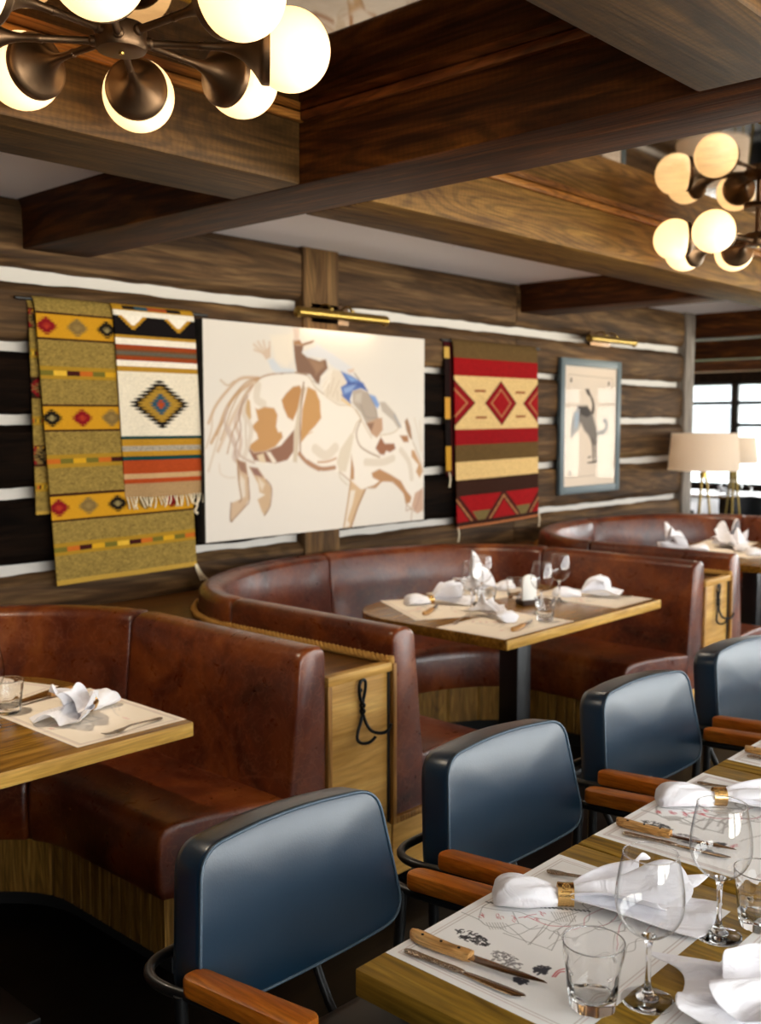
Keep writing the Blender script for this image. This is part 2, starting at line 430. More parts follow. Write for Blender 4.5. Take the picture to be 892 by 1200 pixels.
PAINT="""
p eee6dc 8 263 694 329 752 396 773 464 781 552 788 641 775 692 721 748 689 852 637 950 631 1010 576 1050 527 1102 464 1165 477 1272 490 1337 526 1370 555 1438 437 1508 324 1527 271 1528 52 1451 56 1383 98 1360 158 1272 221 1186 225 1143 202 1070 202 1050 185 1019 133 948 -3 888 -2 918 153 939 243 860 294 821 295 726 309 634 349 637 346 584 394 548 368 477 351 374 344 291 362 243 433 293 506 245 606
s b89c7c 5 263 694 242 644 241 594 243 433
s b09474 5 473 782 552 788 641 775 692 721 748 689
s c0a888 4 748 689 852 637 950 631 1010 576 1050 527 1102 464
s c4ac8e 5 1165 477 1272 490 1337 526
s a88a68 5 1438 437 1508 324 1527 271
s a88460 6 860 294 939 243
s b08c64 6 1451 56 1383 98 1360 158 1272 221 1186 232 1133 199 1070 202
s ddd0c0 40 320 720 311 657 352 633
s ddd0c0 50 690 414 764 379 832 418
s dccfbf 40 1060 337 1186 333 1272 352
s dccfbf 34 1338 395 1405 327 1428 237
p c08f55 4 302 613 319 607 361 620 420 614 441 582 431 525 444 499 466 500 474 474 426 430 358 408 291 403 251 433 317 469 309 494 277 525 318 557
p b9854a 4 542 719 587 727 604 701 577 616 550 570 541 554 506 570 480 615 467 653 498 686
p c39255 4 641 722 695 704 725 651 728 602 733 568 691 528 645 495 675 499 639 486 593 446 589 525 594 505 604 610
p c9a574 4 246 668 270 644 277 569 261 544 241 594
p 8d6048 4 243 439 291 403 358 408 461 435 549 512 548 408 503 363 425 349 291 366
p e8dccc 3 366 405 392 404 434 355 408 349
p dcc7a8 3 308 390 349 399 366 354 324 360
p cdbda8 3 605 728 632 715 586 610 584 485 565 348 539 354 549 526 549 492 572 609
s 8a5a30 9 614 741 595 610 589 525 588 400
s a06a3c 22 583 391 637 346 716 312 634 352 726 314 826 316
s b98250 10 708 347 774 348 836 363
s 9c6c3c 7 247 693 329 752 396 773 473 782
s 8c643c 5 464 781 552 788 632 781
s c9a98a 16 321 754 215 748 136 691 65 617 26 544
s c6a27c 18 313 745 214 693 134 617 86 526 39 454
s d3bba4 20 296 732 238 668 173 581 133 514 77 417
s cdb6a6 22 271 706 213 606 180 544 211 464 194 390
s d8cabb 26 255 693 229 594 276 513 234 389
s b98f62 9 329 754 247 730 166 655 118 568 70 490
s c4a582 7 98 738 136 715 175 735
s d5c3b0 12 94 515 54 412 22 327
s cbb6a8 20 133 527 179 446 170 378 233 345
s d9c8b8 6 83 356 90 313 129 293 176 291
s b58e6a 8 288 719 230 656 205 569 164 502 131 404
s b9956e 7 214 693 158 605 125 532 93 466
s a98a78 8 254 669 205 594 212 507 178 428 186 372
s c3aea0 14 134 617 118 544 148 477 210 390 291 356
s cdb294 7 73 629 49 580 40 508 8 431
p ccaf90 4 182 378 242 357 255 288 260 187 230 150 149 87 141 100 151 174 207 189 192 278
p cbac88 4 258 338 315 330 365 271 398 231 388 147 354 101 337 118 309 181 355 201 322 215 314 254
p 98705a 4 186 372 238 358 249 301 209 321
p 90675a 4 262 338 311 330 348 284 290 299
p e0d4c4 10 208 302 232 276 235 201 207 189 200 265
p e0cfba 8 315 286 356 252 339 221 322 247
s 8c6038 6 194 371 196 278 211 196 199 177
s 8c6038 6 253 288 259 183 230 150 149 87
s 8c6038 7 365 271 398 231 388 147 352 103
s 7a5030 6 149 174 143 100 153 88
p d2b28c 4 939 250 1019 197 1060 195 998 99 948 -3 888 -2 918 125
p e6dbcd 5 943 194 978 192 958 123 918 41 938 12 898 1 928 125
s 94683e 10 1055 195 998 106 943 -3
s a07850 5 944 242 918 125 888 2
p b78a60 4 949 381 969 304 969 248 939 250 944 305
p b48456 4 1102 278 1165 298 1250 266 1338 226 1383 172 1428 133 1417 103 1383 98 1360 158 1272 225 1186 229 1133 199 1070 202 1122 213 1165 233 1112 253
p 97613f 4 1175 469 1207 433 1283 432 1294 403 1250 385 1218 393 1202 372 1170 375 1133 409
p a87448 4 1326 475 1393 474 1404 438 1360 438
p 9f7858 4 1368 552 1390 570 1418 518 1433 448 1410 460 1382 504
p c4986c 4 1425 393 1450 392 1508 309 1522 271 1497 234 1464 273 1485 310 1427 356
p c8a48c 4 1457 154 1527 180 1528 52 1474 36 1428 80
s a87c68 5 1508 166 1486 107 1451 49
s b08868 6 1389 98 1383 61 1428 65 1423 -2
p dccfbc 4 949 492 969 478 939 375 909 292 860 294 841 343 870 411
s 8c6840 8 1020 555 987 492 1009 429 1071 393 1165 361
s b49468 5 964 492 990 541 1020 569 985 611
s c4b498 5 860 287 870 259 919 223
s d4c0a4 4 1449 570 1484 481 1507 384
s d4c0a4 4 1495 555 1507 451 1521 391
p 7f5c45 4 544 933 571 921 615 924 606 884 642 866 726 850 768 863 781 817 730 775 720 735 674 753 705 737 659 782 587 786 569 792 557 849
p 9a7558 14 642 860 726 844 749 856 758 823 693 780 696 796
p a67850 3 544 946 589 948 606 930 684 950 674 937 615 920 571 921 544 923
s 6a4228 5 615 927 684 948
p dcc6b8 4 545 1003 589 1003 584 948 553 940
p efe4d4 20 398 956 545 978 544 849 499 815 431 844
p dadbe0 8 606 891 697 922 694 939 825 886 961 824 970 790 872 807 805 831 768 863 639 870 642 866
p e2d5c4 8 805 811 872 807 911 747 872 712 950 638 852 644 766 669 739 729
s f0e8dc 9 810 808 739 769
s f0e8dc 9 805 798 739 729
s f0e8dc 9 800 777 757 716
s f0e8dc 9 795 757 748 709
s c9b49c 4 824 771 795 690
s c9b49c 4 862 759 814 677
s c9b49c 4 848 705 852 657
s c9b49c 4 786 737 776 676
s e0b86c 10 881 664 940 634
s d8bfa8 12 380 854 356 928
s d8bfa8 12 372 866 323 923
s d8bfa8 12 364 866 298 909
s d8bfa8 12 356 872 300 885
s d8bfa8 12 391 861 394 924
p d6bca6 4 346 871 398 909 399 855 372 842
p d3d8e0 8 380 842 414 849 465 807 552 804 552 788 430 783 405 798
p 4c6ab0 4 872 807 950 786 1041 751 1071 710 1020 722 960 707 940 665 945 645 891 678 872 725 921 747
p 8aa6d8 10 891 719 990 746 950 707 901 692
p 7ea4dc 8 901 794 1000 763 950 755
p 7c9cd4 4 1081 696 1133 683 1165 641 1149 619 1102 654
s 32448c 7 921 747 1020 740 1071 710
s 32448c 6 881 685 945 646
p b0a294 4 960 707 1020 719 1071 703 1144 612 1154 556 1061 541 1020 597 960 645
p c4b8ac 14 980 694 1030 702 1020 646 970 652
s 8c8078 6 1071 703 1123 640 1149 570
s 948880 5 1020 639 1061 576 1144 570
p bcb0a4 4 1165 655 1207 656 1293 592 1337 527 1315 512 1272 556 1186 605
s 8898a8 7 1282 585 1337 519
p bc9678 4 1061 541 1154 570 1186 570 1191 506 1144 463 1102 485
p 8c6850 4 1061 541 1123 545 1102 499
s 6a4a38 6 975 797 1010 767
p dcc2ae 4 921 816 970 824 970 804 931 799
"""
MATMAP="""
g 1.1 179 324 178 288 171 267 182 246 211 233 208 209 227 196 227 179 259 171 296 130 324 129
g 1.1 169 233 172 195 175 165 176 148
g 1.1 216 309 227 282 243 255 244 230 251 208 254 181
g 1.1 166 184 217 190 254 196 308 183
g 1.1 227 179 225 163 254 167 280 148 276 125 302 98 321 104 322 93
g 1.1 203 170 229 176 223 165 176 148
g 1 180 248 177 216 208 209 226 207
g 1 240 201 168 182
g 1 196 248 181 212 169 189
g 1 178 288 216 309 238 309
g 1 211 233 236 262
g 1 259 171 295 179
r 1.4 227 244 238 236 238 222 239 193 259 167
r 1.4 233 237 243 237 256 230
r 1.0 186 295 186 291 185 288
r 1.0 191 293 194 292 189 286
r 1.0 192 297 194 295 191 290
r 1.0 192 294 195 293 190 287
r 1.0 199 298 196 292 197 291
r 1.0 210 268 213 266 209 261
r 1.0 212 278 215 276 210 271
r 1.0 204 269 207 268 203 262
r 1.0 209 276 205 271 207 270
r 1.0 203 271 202 267 202 265
r 1.0 216 249 218 246 215 242
r 1.0 213 247 210 241 211 240
r 1.0 222 251 220 247 221 245
r 1.0 223 250 221 246 221 244
r 1.0 224 256 226 254 223 249
r 1.0 242 220 241 216 240 213
r 1.0 246 223 246 220 245 217
r 1.0 243 224 246 223 242 218
r 1.0 239 228 239 225 237 222
r 1.0 240 223 243 222 238 216
r 1.0 261 224 259 219 259 217
r 1.0 269 225 269 222 267 219
r 1.0 267 232 268 230 265 226
r 1.0 264 227 261 222 262 220
r 1.0 268 229 265 223 267 222
k 1.5367408932133848 113 247 113 246 112 243
k 2.2137636732941823 125 248 126 246 128 244
k 1.4167840034524926 112 241 115 242 117 241
k 1.855376339098719 112 277 113 276 119 278
k 2.002727000350738 123 237 122 234 123 233
k 1.6415338813987252 121 286 124 285 123 281
k 2.4452896854245973 132 246 129 242 128 239
k 1.628355347896155 132 255 130 251 130 248
k 2.932027057633718 122 239 120 234 119 230
k 1.5114143309514563 119 254 118 251 121 250
k 1.4019257669456324 120 285 123 286 125 285
k 3.0203005973035992 117 258 117 256 115 252
k 1.751327195990504 122 271 119 266 119 262
k 1.6930889159976796 121 261 123 260 126 258
k 2.46285604155626 115 252 117 251 118 249
k 2.0427015593851188 123 252 122 249 124 249
k 1.4111736249864948 118 285 124 286 127 285
k 3.155530259858974 114 273 118 273 119 270
k 3.155899589052665 126 257 130 256 135 256
k 2.1924039267193542 130 241 130 239 126 234
k 1.6045205143061745 126 281 129 280 132 281
k 2.6965004994607713 123 271 122 269 122 266
k 2.2010473570597737 116 269 120 271 121 270
k 2.0499405461985427 131 272 136 272 140 272
k 2.6775142300643893 119 232 121 231 122 228
k 1.3923008219360324 115 252 115 249 116 246
k 1.7915494057797403 135 247 134 243 132 238
k 2.9448878612393434 127 295 126 291 124 287
k 2.9361185923301356 129 289 133 289 135 286
k 1.9145113552400579 110 273 112 272 116 270
k 2.890496781199235 135 257 135 253 136 250
k 2.9222749965700654 116 269 118 268 118 265
k 1.5953581752566959 121 234 121 232 124 232
k 1.8902855753250192 116 259 116 255 119 254
k 2.7551912352636503 119 275 120 272 119 267
k 2.8166100087357724 133 260 134 257 138 256
k 3.0736299783218937 117 277 114 271 114 268
k 2.2313513943993626 115 238 117 237 122 238
k 2.971619168851682 135 243 134 241 134 240
k 2.582701617780874 123 264 123 260 122 256
k 1.967501754828441 136 258 138 256 138 252
k 2.7073455608005683 114 265 118 266 121 265
k 2.819253637491443 118 248 122 248 121 246
k 1.580578268615579 119 254 120 253 117 249
k 1.9812417243684968 125 289 124 285 127 284
k 3.2151364905609667 135 272 132 267 132 264
k 2.7821784270581946 117 244 122 245 123 244
k 3.103181594038747 131 249 133 247 135 246
k 2.2809169477085933 137 247 136 243 133 238
k 2.2556070459839597 134 256 136 255 134 251
k 3.10379164861005 132 257 135 255 136 252
k 2.5712844133046127 116 251 117 249 115 244
k 2.0185621962707967 125 266 122 262 121 259
k 1.7197635259181514 123 270 127 270 132 270
k 3.1558351428358273 117 234 119 233 118 230
k 3.1939601866210237 125 256 126 254 126 251
k 1.8138078444999028 128 240 131 240 134 239
k 2.5367814465853074 115 266 119 266 119 263
k 1.4397103673602611 115 239 119 238 121 235
k 2.5705431062749544 115 267 116 265 120 265
k 2.9282385127654926 134 264 138 264 140 262
k 2.5831038505387975 132 254 134 253 134 250
k 2.2198384900807513 128 289 128 287 128 284
k 1.6488310936672939 113 271 115 270 120 270
k 2.5502961577284298 118 233 122 233 124 231
k 2.702080650965848 126 252 131 254 133 254
k 2.4396503758164663 111 265 111 261 111 258
k 2.1426829197369943 128 235 125 231 125 229
k 2.266025102775443 127 231 126 229 128 229
k 1.6518821368900292 135 278 139 277 140 274
e 1.7244767421366125 118 201 120 199 123 199
e 1.0422507264109253 84 169 88 170 91 171
e 1.2967852431082891 111 193 111 191 111 188
e 1.8573629685495523 109 201 110 199 108 196
e 1.592759372290583 119 188 118 184 119 181
e 1.6077396280763425 86 179 86 177 89 178
e 1.7505073369677633 119 207 118 202 117 198
e 1.1669806342627318 98 193 100 191 100 188
e 1.8401347172585334 85 166 88 166 91 165
e 1.2628807708736989 87 174 90 173 94 172
e 1.111685811215481 122 182 122 180 121 177
e 1.5839267953683727 117 179 118 177 118 175
e 2.1692219896744187 120 174 119 172 119 170
e 1.7426094357992512 100 198 102 197 101 194
e 1.7681456558325275 103 169 108 170 109 168
e 1.1625325581027253 91 182 92 181 93 180
e 1.5712076076233 120 190 119 186 118 182
e 1.8441714196950518 122 195 122 192 122 190
e 1.9875745169498515 100 198 102 198 102 195
e 2.132205880447639 94 158 93 155 94 153
e 1.1938527040291627 105 210 108 209 108 206
e 1.8285089340227865 121 189 122 187 123 186
e 1.8411568686654318 85 174 85 172 85 169
e 1.765561884399022 110 192 111 190 111 187
e 1.581281817651731 96 173 98 173 101 174
e 1.405811064766577 110 194 116 195 119 194
e 1.4312229752986416 100 202 102 201 103 199
e 1.0886214322172103 99 171 98 168 100 167
e 1.6257174769549962 102 172 103 171 106 171
e 1.4949889548589135 109 208 111 207 109 203
e 1.6776529392074466 99 170 101 169 104 168
e 2.0983440907822386 104 176 106 174 113 175
e 2.057401098410862 87 188 86 184 89 184
e 2.114278041400707 93 181 95 179 95 176
e 2.147271743235778 109 180 111 180 112 179
e 1.5959699672281453 96 191 98 191 98 189
e 1.7009199207115029 114 194 115 191 113 186
e 1.8880269170586463 103 204 103 201 107 201
e 1.6580295513766654 106 187 105 184 107 182
e 1.1357601571067513 99 178 102 176 107 177
e 1.41932572210597 86 188 89 187 87 183
e 1.3194881543909667 109 163 110 160 112 158
e 1.1498241281516102 96 188 98 188 98 186
e 1.9363910057812541 109 162 112 161 112 157
e 1.7636237592537054 114 212 114 208 112 204
e 1.7579873143243951 103 170 103 167 106 165
e 0.9947031320549622 95 181 95 178 97 176
e 1.8860592743289155 117 197 118 196 121 196
e 1.1335493408562438 87 186 85 183 84 180
e 1.7628531341804081 109 165 108 161 107 158
e 0.9615712439396674 117 185 118 182 118 178
e 1.8480404987504777 109 179 107 176 109 176
e 2.0475979710979977 109 167 110 164 112 163
e 1.3869522148028732 94 160 93 159 96 160
e 1.5401435733324826 90 170 93 171 95 169
e 1.58852605667126 120 200 118 196 118 193
e 1.5975638155548684 100 167 100 164 98 161
e 1.8126125640721185 118 208 116 204 117 201
e 1.3913285045685075 103 198 105 198 107 198
e 1.5766914208720526 109 179 114 180 114 178
e 1.1762631880852188 110 208 112 205 115 204
e 1.445909505563639 112 188 112 186 111 185
e 1.0039452567220597 104 207 105 206 108 207
e 1.302335946809513 98 157 97 154 100 154
e 1.0231405033224366 96 163 98 161 97 158
e 2.093987073068997 89 177 86 174 85 171
e 0.9907899559451719 115 175 117 175 118 174
e 1.8236309954497472 105 168 108 167 109 165
e 1.056196052787499 111 173 113 173 113 171
e 2.01526176761147 113 191 114 189 118 190
e 1.7938955039253042 104 185 104 182 101 178
e 1.722257176724307 96 157 97 156 96 154
e 0.9996979098667655 88 198 94 198 97 196
e 2.0567500906705907 101 155 102 155 103 154
e 2.0444190417751997 97 177 99 177 100 176
e 1.106324092272812 106 198 103 194 103 191
e 1.5857759702355834 88 180 91 179 93 177
e 1.4970737868082074 100 188 102 188 103 186
e 1.6448832027053326 91 196 94 196 97 197
e 1.2358491470765052 107 183 107 182 107 180
e 1.5832084193781435 95 180 96 178 100 178
e 1.4752250745832562 91 198 95 199 96 198
e 1.4825512843205482 107 188 111 188 113 186
e 2.143414528449764 95 172 99 171 103 171
e 1.3521018734818144 110 180 110 177 110 175
e 1.9597611016532186 113 175 113 173 113 172
e 1.0808169749902177 113 181 116 181 116 179
e 1.3774592405555772 116 209 115 206 112 203
e 1.773962228897652 104 182 105 180 102 175
e 1.45585013646299 109 192 109 190 108 187
b 2.374880422252327 112 128 113 127 110 125
b 2.852007231763951 115 129 116 128 117 126
b 2.4176487947592467 122 127 123 126 123 124
b 2.4363894536173762 125 137 125 134 125 132
b 3.147956590644876 122 128 125 127 123 124
b 1.6328378824486538 116 124 119 123 122 122
b 2.742490614571598 116 123 116 120 116 117
b 2.40878744362043 121 124 122 122 126 122
b 1.6471078146309401 113 131 112 128 110 125
b 2.9992129214394283 124 124 128 124 128 123
b 1.596824503899601 125 125 130 125 133 123
b 3.507718191828172 106 132 112 133 114 132
b 3.045765207149331 114 125 117 125 119 125
b 1.7015452523876684 117 125 118 122 119 120
b 3.0121965977353744 108 134 110 132 115 133
b 3.63333332445394 128 129 125 125 127 125
b 2.898911218256138 114 135 116 133 121 133
b 2.0060922986433503 115 139 114 136 114 134
b 1.5726452243963487 116 125 117 124 119 124
b 1.8359719380094877 131 127 131 126 132 125
b 2.422485173641933 124 121 128 121 130 120
b 1.696718083237457 109 134 112 132 115 131
b 2.4123650562558123 112 136 114 133 112 128
b 2.0467148711648186 129 130 131 128 134 126
b 2.6782435897557804 114 138 113 136 110 132
b 1.9820473012460513 117 133 120 132 120 129
b 2.826235701258793 114 139 112 136 110 133
b 2.286625496479001 123 126 125 125 128 123
b 2.4191784104592453 119 127 124 128 126 127
b 2.282131734005041 129 135 129 132 130 129
b 2.9464114841299387 118 125 117 123 114 119
b 3.02693098956408 114 137 114 133 115 131
b 1.5694811435893765 114 122 117 121 119 119
b 3.3587921130403195 122 122 126 123 128 122
b 3.029368731562395 113 132 116 131 115 128
b 3.3295427170101584 118 127 116 124 116 122
b 3.0901721056331892 117 131 118 130 119 128
b 2.319288798284895 110 132 110 130 113 130
b 2.0980761116427704 118 140 117 136 118 133
b 2.167822068355719 119 139 120 136 118 132
b 2.204448581120422 113 132 115 130 120 130
b 2.8331346370630612 126 130 126 128 125 126
b 2.0496960173521366 115 121 115 120 112 117
b 2.1294808642592633 110 130 114 130 117 128
b 2.9190353149488915 118 130 119 128 124 128
b 2.0405348710711166 118 129 118 127 117 124
b 3.002367994559935 125 124 129 123 132 121
b 2.916795283444245 124 138 125 136 127 134
b 2.273409982620029 117 123 117 121 114 118
b 1.650398130169267 124 123 124 122 126 121
b 2.7182278618752265 120 131 119 127 121 126
b 2.136798268976089 103 125 108 126 109 124
b 2.093014759414989 124 134 123 131 124 128
b 1.8613108461239143 120 136 124 136 124 133
b 3.527254385681509 113 120 119 121 120 120
b 3.314684222046155 116 138 118 136 118 132
b 2.4239345716215626 113 138 113 136 112 133
b 2.0047782845325264 105 124 111 125 113 123
b 1.8237923564194942 115 124 114 120 115 119
b 3.3029738555313153 112 122 111 119 114 119
b 3.261812476008546 75 139 73 135 75 134
b 1.8396414323090577 74 138 76 138 76 136
b 2.175716406761856 68 134 67 132 69 131
b 2.0755769804925426 71 138 77 138 79 136
b 3.2231062235432826 84 139 82 135 83 134
b 2.0161782540581834 78 129 80 128 86 129
b 3.2124140757970308 73 145 71 142 71 140
b 3.5150995334376853 69 136 69 133 65 129
b 1.9344777819704393 75 129 75 127 78 127
b 2.8192951373110526 74 127 78 128 78 126
b 3.4695593415267756 81 141 83 139 80 134
b 2.465109665505656 69 132 71 131 73 130
b 2.4452300543205006 76 136 79 136 80 135
b 3.079209496385983 66 128 70 129 72 129
b 3.120406100718845 83 134 80 129 81 126
b 3.224453493617177 71 129 73 130 77 131
b 3.6174349834542356 72 134 74 135 73 132
b 3.471074380727162 71 142 73 141 77 142
b 3.02130656742526 68 137 67 134 66 131
b 2.237675671745446 73 137 74 135 73 132
b 2.8497260109221587 72 137 72 133 74 131
b 3.1136522583125146 73 141 74 139 79 139
b 2.6424496142100438 75 132 75 130 75 127
b 3.580375236822107 78 131 79 130 85 132
b 2.693747685631208 82 132 81 129 79 125
b 2.0403199929529108 75 139 78 139 80 138
b 3.314757445537861 80 142 82 142 81 140
b 1.628686010579152 72 132 69 129 69 126
b 1.7216684088172427 73 140 75 139 78 138
b 3.5641410504950963 76 128 76 126 78 126
b 3.5123252713324598 73 144 72 141 74 141
b 2.6396445159745734 80 131 81 128 79 124
b 1.804489149861669 68 137 70 135 75 136
b 2.820282617906739 68 142 68 139 72 139
b 2.740150144882997 74 131 75 128 72 122
b 1.8165228831092803 76 141 81 141 82 138
b 3.6197427019312802 75 145 76 143 73 139
b 2.7093498880905047 71 140 73 140 75 140
b 1.8824002074998434 74 137 72 132 73 130
b 1.6126771524632044 68 142 66 137 67 134
b 3.5588363737752653 74 133 76 132 79 131
b 3.385935045573568 66 131 69 131 74 132
b 2.99234163388727 77 141 81 140 86 140
b 2.347422306671553 74 141 77 140 82 140
b 3.0608197338853222 66 139 69 138 69 134
b 2.637602589156361 70 133 71 133 69 130
b 1.951641240997403 76 140 78 140 80 140
b 3.2838371470701544 69 140 73 140 77 139
b 2.7673216481260754 75 133 74 130 71 127
b 2.2435937228700427 69 134 70 132 67 128
r 2.4 114 106 132 109 144 105
r 2.4 116 103 131 105 137 101
t 3 236 316 236 311
t 3 240 310 239 305
t 3 244 304 243 298
t 3 248 297 247 292
t 3 252 291 251 286
t 3 256 285 255 280
t 3 259 279 259 274
t 3 263 273 262 268
t 3 267 266 266 261
t 3 271 260 270 255
t 3 275 254 274 249
t 3 279 248 278 243
t 3 282 242 282 237
t 3 286 236 285 231
t 3 290 230 289 225
t 3 294 224 293 219
t 3 297 218 297 213
t 3 301 212 300 207
t 3 305 205 304 201
t 3 309 199 308 194
t 3 313 193 312 188
t 3 316 187 315 182
t 3 320 181 319 176
t 3 324 175 323 170
h 0.8 279 216 258 191
h 0.8 282 212 260 188
h 0.8 285 209 263 186
h 0.8 288 206 265 183
h 0.8 290 203 268 180
h 0.8 293 200 270 178
h 0.8 296 196 273 175
h 0.8 299 193 275 172
h 0.8 302 190 278 169
h 0.8 178 273 165 255
h 0.8 181 270 168 252
h 0.8 184 266 171 249
h 0.8 187 263 174 246
h 0.8 190 260 176 243
h 0.8 193 257 179 240
h 0.8 196 254 182 237
"""
# ------------------------------------------------------------------ the room
ZC = 2.42          # ceiling
WY = 3.82          # log wall plane
def struct(name, bm, m, parent=None, angle=35):
    o = finish(name, bm, m, parent, angle); o['kind'] = 'structure'; return o

bm = BM(); box(bm, -1.6, 13.2, -2.7, 8.2, -.05, 0); struct('floor', bm, M['floor'])
bm = BM()
box(bm, -1.6, 7.8, 2.33, 3.95, ZC, ZC + .05)                       # plaster strip beside the log wall
box(bm, -1.6, 7.8, -2.7, .86, ZC, ZC + .05); box(bm, 7.8, 13.2, -2.7, 8.2, ZC, ZC + .05)
struct('ceiling', bm, M['white'])
bm = BM(); box(bm, -1.6, 2.18, .86, 2.33, ZC, ZC + .05); box(bm, 2.18, 7.95, .86, 2.33, ZC, ZC + .05)
struct('ceiling_mirror', bm, M['mirror'])

# log wall: white chinking behind, one log per course
bm = BM(); box(bm, -1.6, 7.74, WY, WY + .13, 0, ZC)
wall = struct('wall_back', bm, M['chink'])
rows = [(.0, .47), (.475, .945), (.985, 1.247), (1.288, 1.542), (1.585, 1.832), (1.872, 2.103), (2.153, ZC)]
def log(x0, x1, zb, zt, m, seed):
    bm = BM(); rings = []; n = int((x1 - x0) / .045) + 2
    for i in range(n):
        x = x0 + (x1 - x0) * i / (n - 1)
        f = lambda k, s=2.6, a=.010: a * noise.noise((x * s, k * 7.3 + seed, seed * 1.7)) + a * .5 * noise.noise((x * s * 4, k * 3.1, seed))
        b_ = zb + (0 if zb == 0 else f(1)); t_ = zt + (0 if zt == ZC else f(2)); fr = WY - .052 + f(3, 1.5, .005)
        rings.append([(x, WY + .01, b_), (x, WY - .018, b_), (x, WY - .036 + f(4), b_ + .010), (x, fr, b_ + .035 + f(5)), (x, fr - .003, (b_ + t_) / 2),
                      (x, fr, t_ - .035 + f(6)), (x, WY - .036 + f(7), t_ - .010), (x, WY - .018, t_), (x, WY + .01, t_)])
    loft(bm, rings, True, True)
    return struct('log', bm, m, wall, 28)
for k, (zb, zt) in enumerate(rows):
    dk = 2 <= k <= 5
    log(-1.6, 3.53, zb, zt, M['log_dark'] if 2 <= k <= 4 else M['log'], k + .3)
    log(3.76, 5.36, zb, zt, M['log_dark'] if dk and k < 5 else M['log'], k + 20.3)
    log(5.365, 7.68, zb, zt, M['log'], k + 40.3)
bm = BM(); box(bm, 3.52, 3.77, WY - .064, WY + .02, 0, ZC, .006); struct('trim_1', bm, M['log_post'])
bm = BM(); box(bm, 7.66, 7.81, WY - .075, WY + .16, 0, ZC, .006); struct('trim_2', bm, M['post_grey'])

# beams
ZB = 2.225
def beam(name, x0, x1, y0, y1, m, z0=ZB, z1=ZC + .02):
    bm = BM(); box(bm, x0, x1, y0, y1, z0, z1, .008); return struct(name, bm, m)
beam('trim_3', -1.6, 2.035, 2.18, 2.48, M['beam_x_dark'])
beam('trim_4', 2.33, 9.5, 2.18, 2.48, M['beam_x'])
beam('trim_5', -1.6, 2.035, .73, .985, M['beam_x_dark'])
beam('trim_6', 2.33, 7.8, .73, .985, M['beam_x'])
beam('trim_7', 2.035, 2.33, -2.7, WY, M['beam_y'])
beam('trim_8', 5.40, 5.70, 2.48, WY - .04, M['beam_y'], 2.245)
for i, x in enumerate((7.84, 10.3, 12.6)):
    beam(f'trim_{9 + i}', x, x + .3, -2.7, 8.1, M['beam_y'], ZB - .01 * i)
# mouldings where the beams meet the mirror
def molding(name, x0, x1, y0, y1, m):
    bm = BM(); box(bm, x0, x1, y0, y1, ZC - .026, ZC - .001, .004); return struct(name, bm, m)
molding('trim_12', -1.6, 2.035, 2.158, 2.18, M['trim_x']); molding('trim_13', 2.33, 7.8, 2.158, 2.18, M['trim_x'])
molding('trim_14', 2.013, 2.035, .985, 2.158, M['trim_y']); molding('trim_15', 2.33, 2.352, .985, 2.158, M['trim_y'])
molding('trim_16', -1.6, 2.013, .985, 1.007, M['trim_x']); molding('trim_17', 2.352, 7.8, .985, 1.007, M['trim_x'])

# other walls, with the daylight windows
bm = BM(); box(bm, -1.7, -1.6, -2.7, 3.95, 0, ZC); struct('wall_left', bm, M['wall_dark'])
bm = BM(); box(bm, 7.74, 7.81, WY + .16, 8.2, 0, ZC); box(bm, 7.81, 13.2, 8.1, 8.2, 0, ZC); struct('wall_annex', bm, M['wall_dark'])
def window_wall(name, fixed, a0, a1, wins, axis, z0, z1, th=.12):
    bm = BM()
    def bx(p, q, zz0, zz1):
        if q - p < 1e-4: return
        if axis == 'x': box(bm, p, q, fixed, fixed + th, zz0, zz1)
        else: box(bm, fixed, fixed + th, p, q, zz0, zz1)
    bx(a0, a1, 0, z0); bx(a0, a1, z1, ZC); e = a0
    for (p, q) in wins: bx(e, p, z0, z1); e = q
    bx(e, a1, z0, z1)
    return struct(name, bm, M['wall_dark'])
RW = [(-1.2, .5), (.8, 2.5), (2.8, 4.5), (4.8, 6.5), (6.8, 8.5), (8.8, 10.5), (10.8, 12.5)]
window_wall('wall_right', -2.82, -1.6, 13.2, RW, 'x', .62, 2.25)
FW = [(-2.3, -.5), (-.3, 1.5), (1.7, 3.5), (3.75, 5.665), (5.695, 7.6)]
window_wall('wall_far', 13.0, -2.7, 8.2, FW, 'y', .72, 2.08)
wn = [0]
def window(axis, fixed, p, q, z0, z1, bars_v, bars_h, th=.06):
    wn[0] += 1
    bm = BM()
    def bx(a, b, c, d, t=th):
        if axis == 'x': box(bm, a, b, fixed - t / 2, fixed + t / 2, c, d, .004)
        else: box(bm, fixed - t / 2, fixed + t / 2, a, b, c, d, .004)
    w = .035
    bx(p, p + w, z0, z1); bx(q - w, q, z0, z1); bx(p, q, z0, z0 + w); bx(p, q, z1 - w, z1)
    for b in bars_v: bx(b - .02, b + .02, z0, z1, th * .8)
    for b, a0, a1 in bars_h: bx(a0, a1, b - .026, b + .026, th * .8)
    o = struct(f'window_{wn[0]}', bm, M['window_frame'])
    bm = BM()
    if axis == 'x': vs = [(p, fixed, z0), (q, fixed, z0), (q, fixed, z1), (p, fixed, z1)]
    else: vs = [(fixed, p, z0), (fixed, q, z0), (fixed, q, z1), (fixed, p, z1)]
    bm.faces.new([bm.verts.new(v) for v in vs]); struct('pane', bm, M['pane'], o)
for (p, q) in RW: window('x', -2.76, p, q, .62, 2.25, [], [(1.75, p, q)])
for i, (p, q) in enumerate(FW):
    bars = [(1.81, p, q)]
    if i == 3: bars.append((1.52, p, q))
    window('y', 13.06, p, q, .72, 2.08, [5.2] if i == 3 else [], bars)
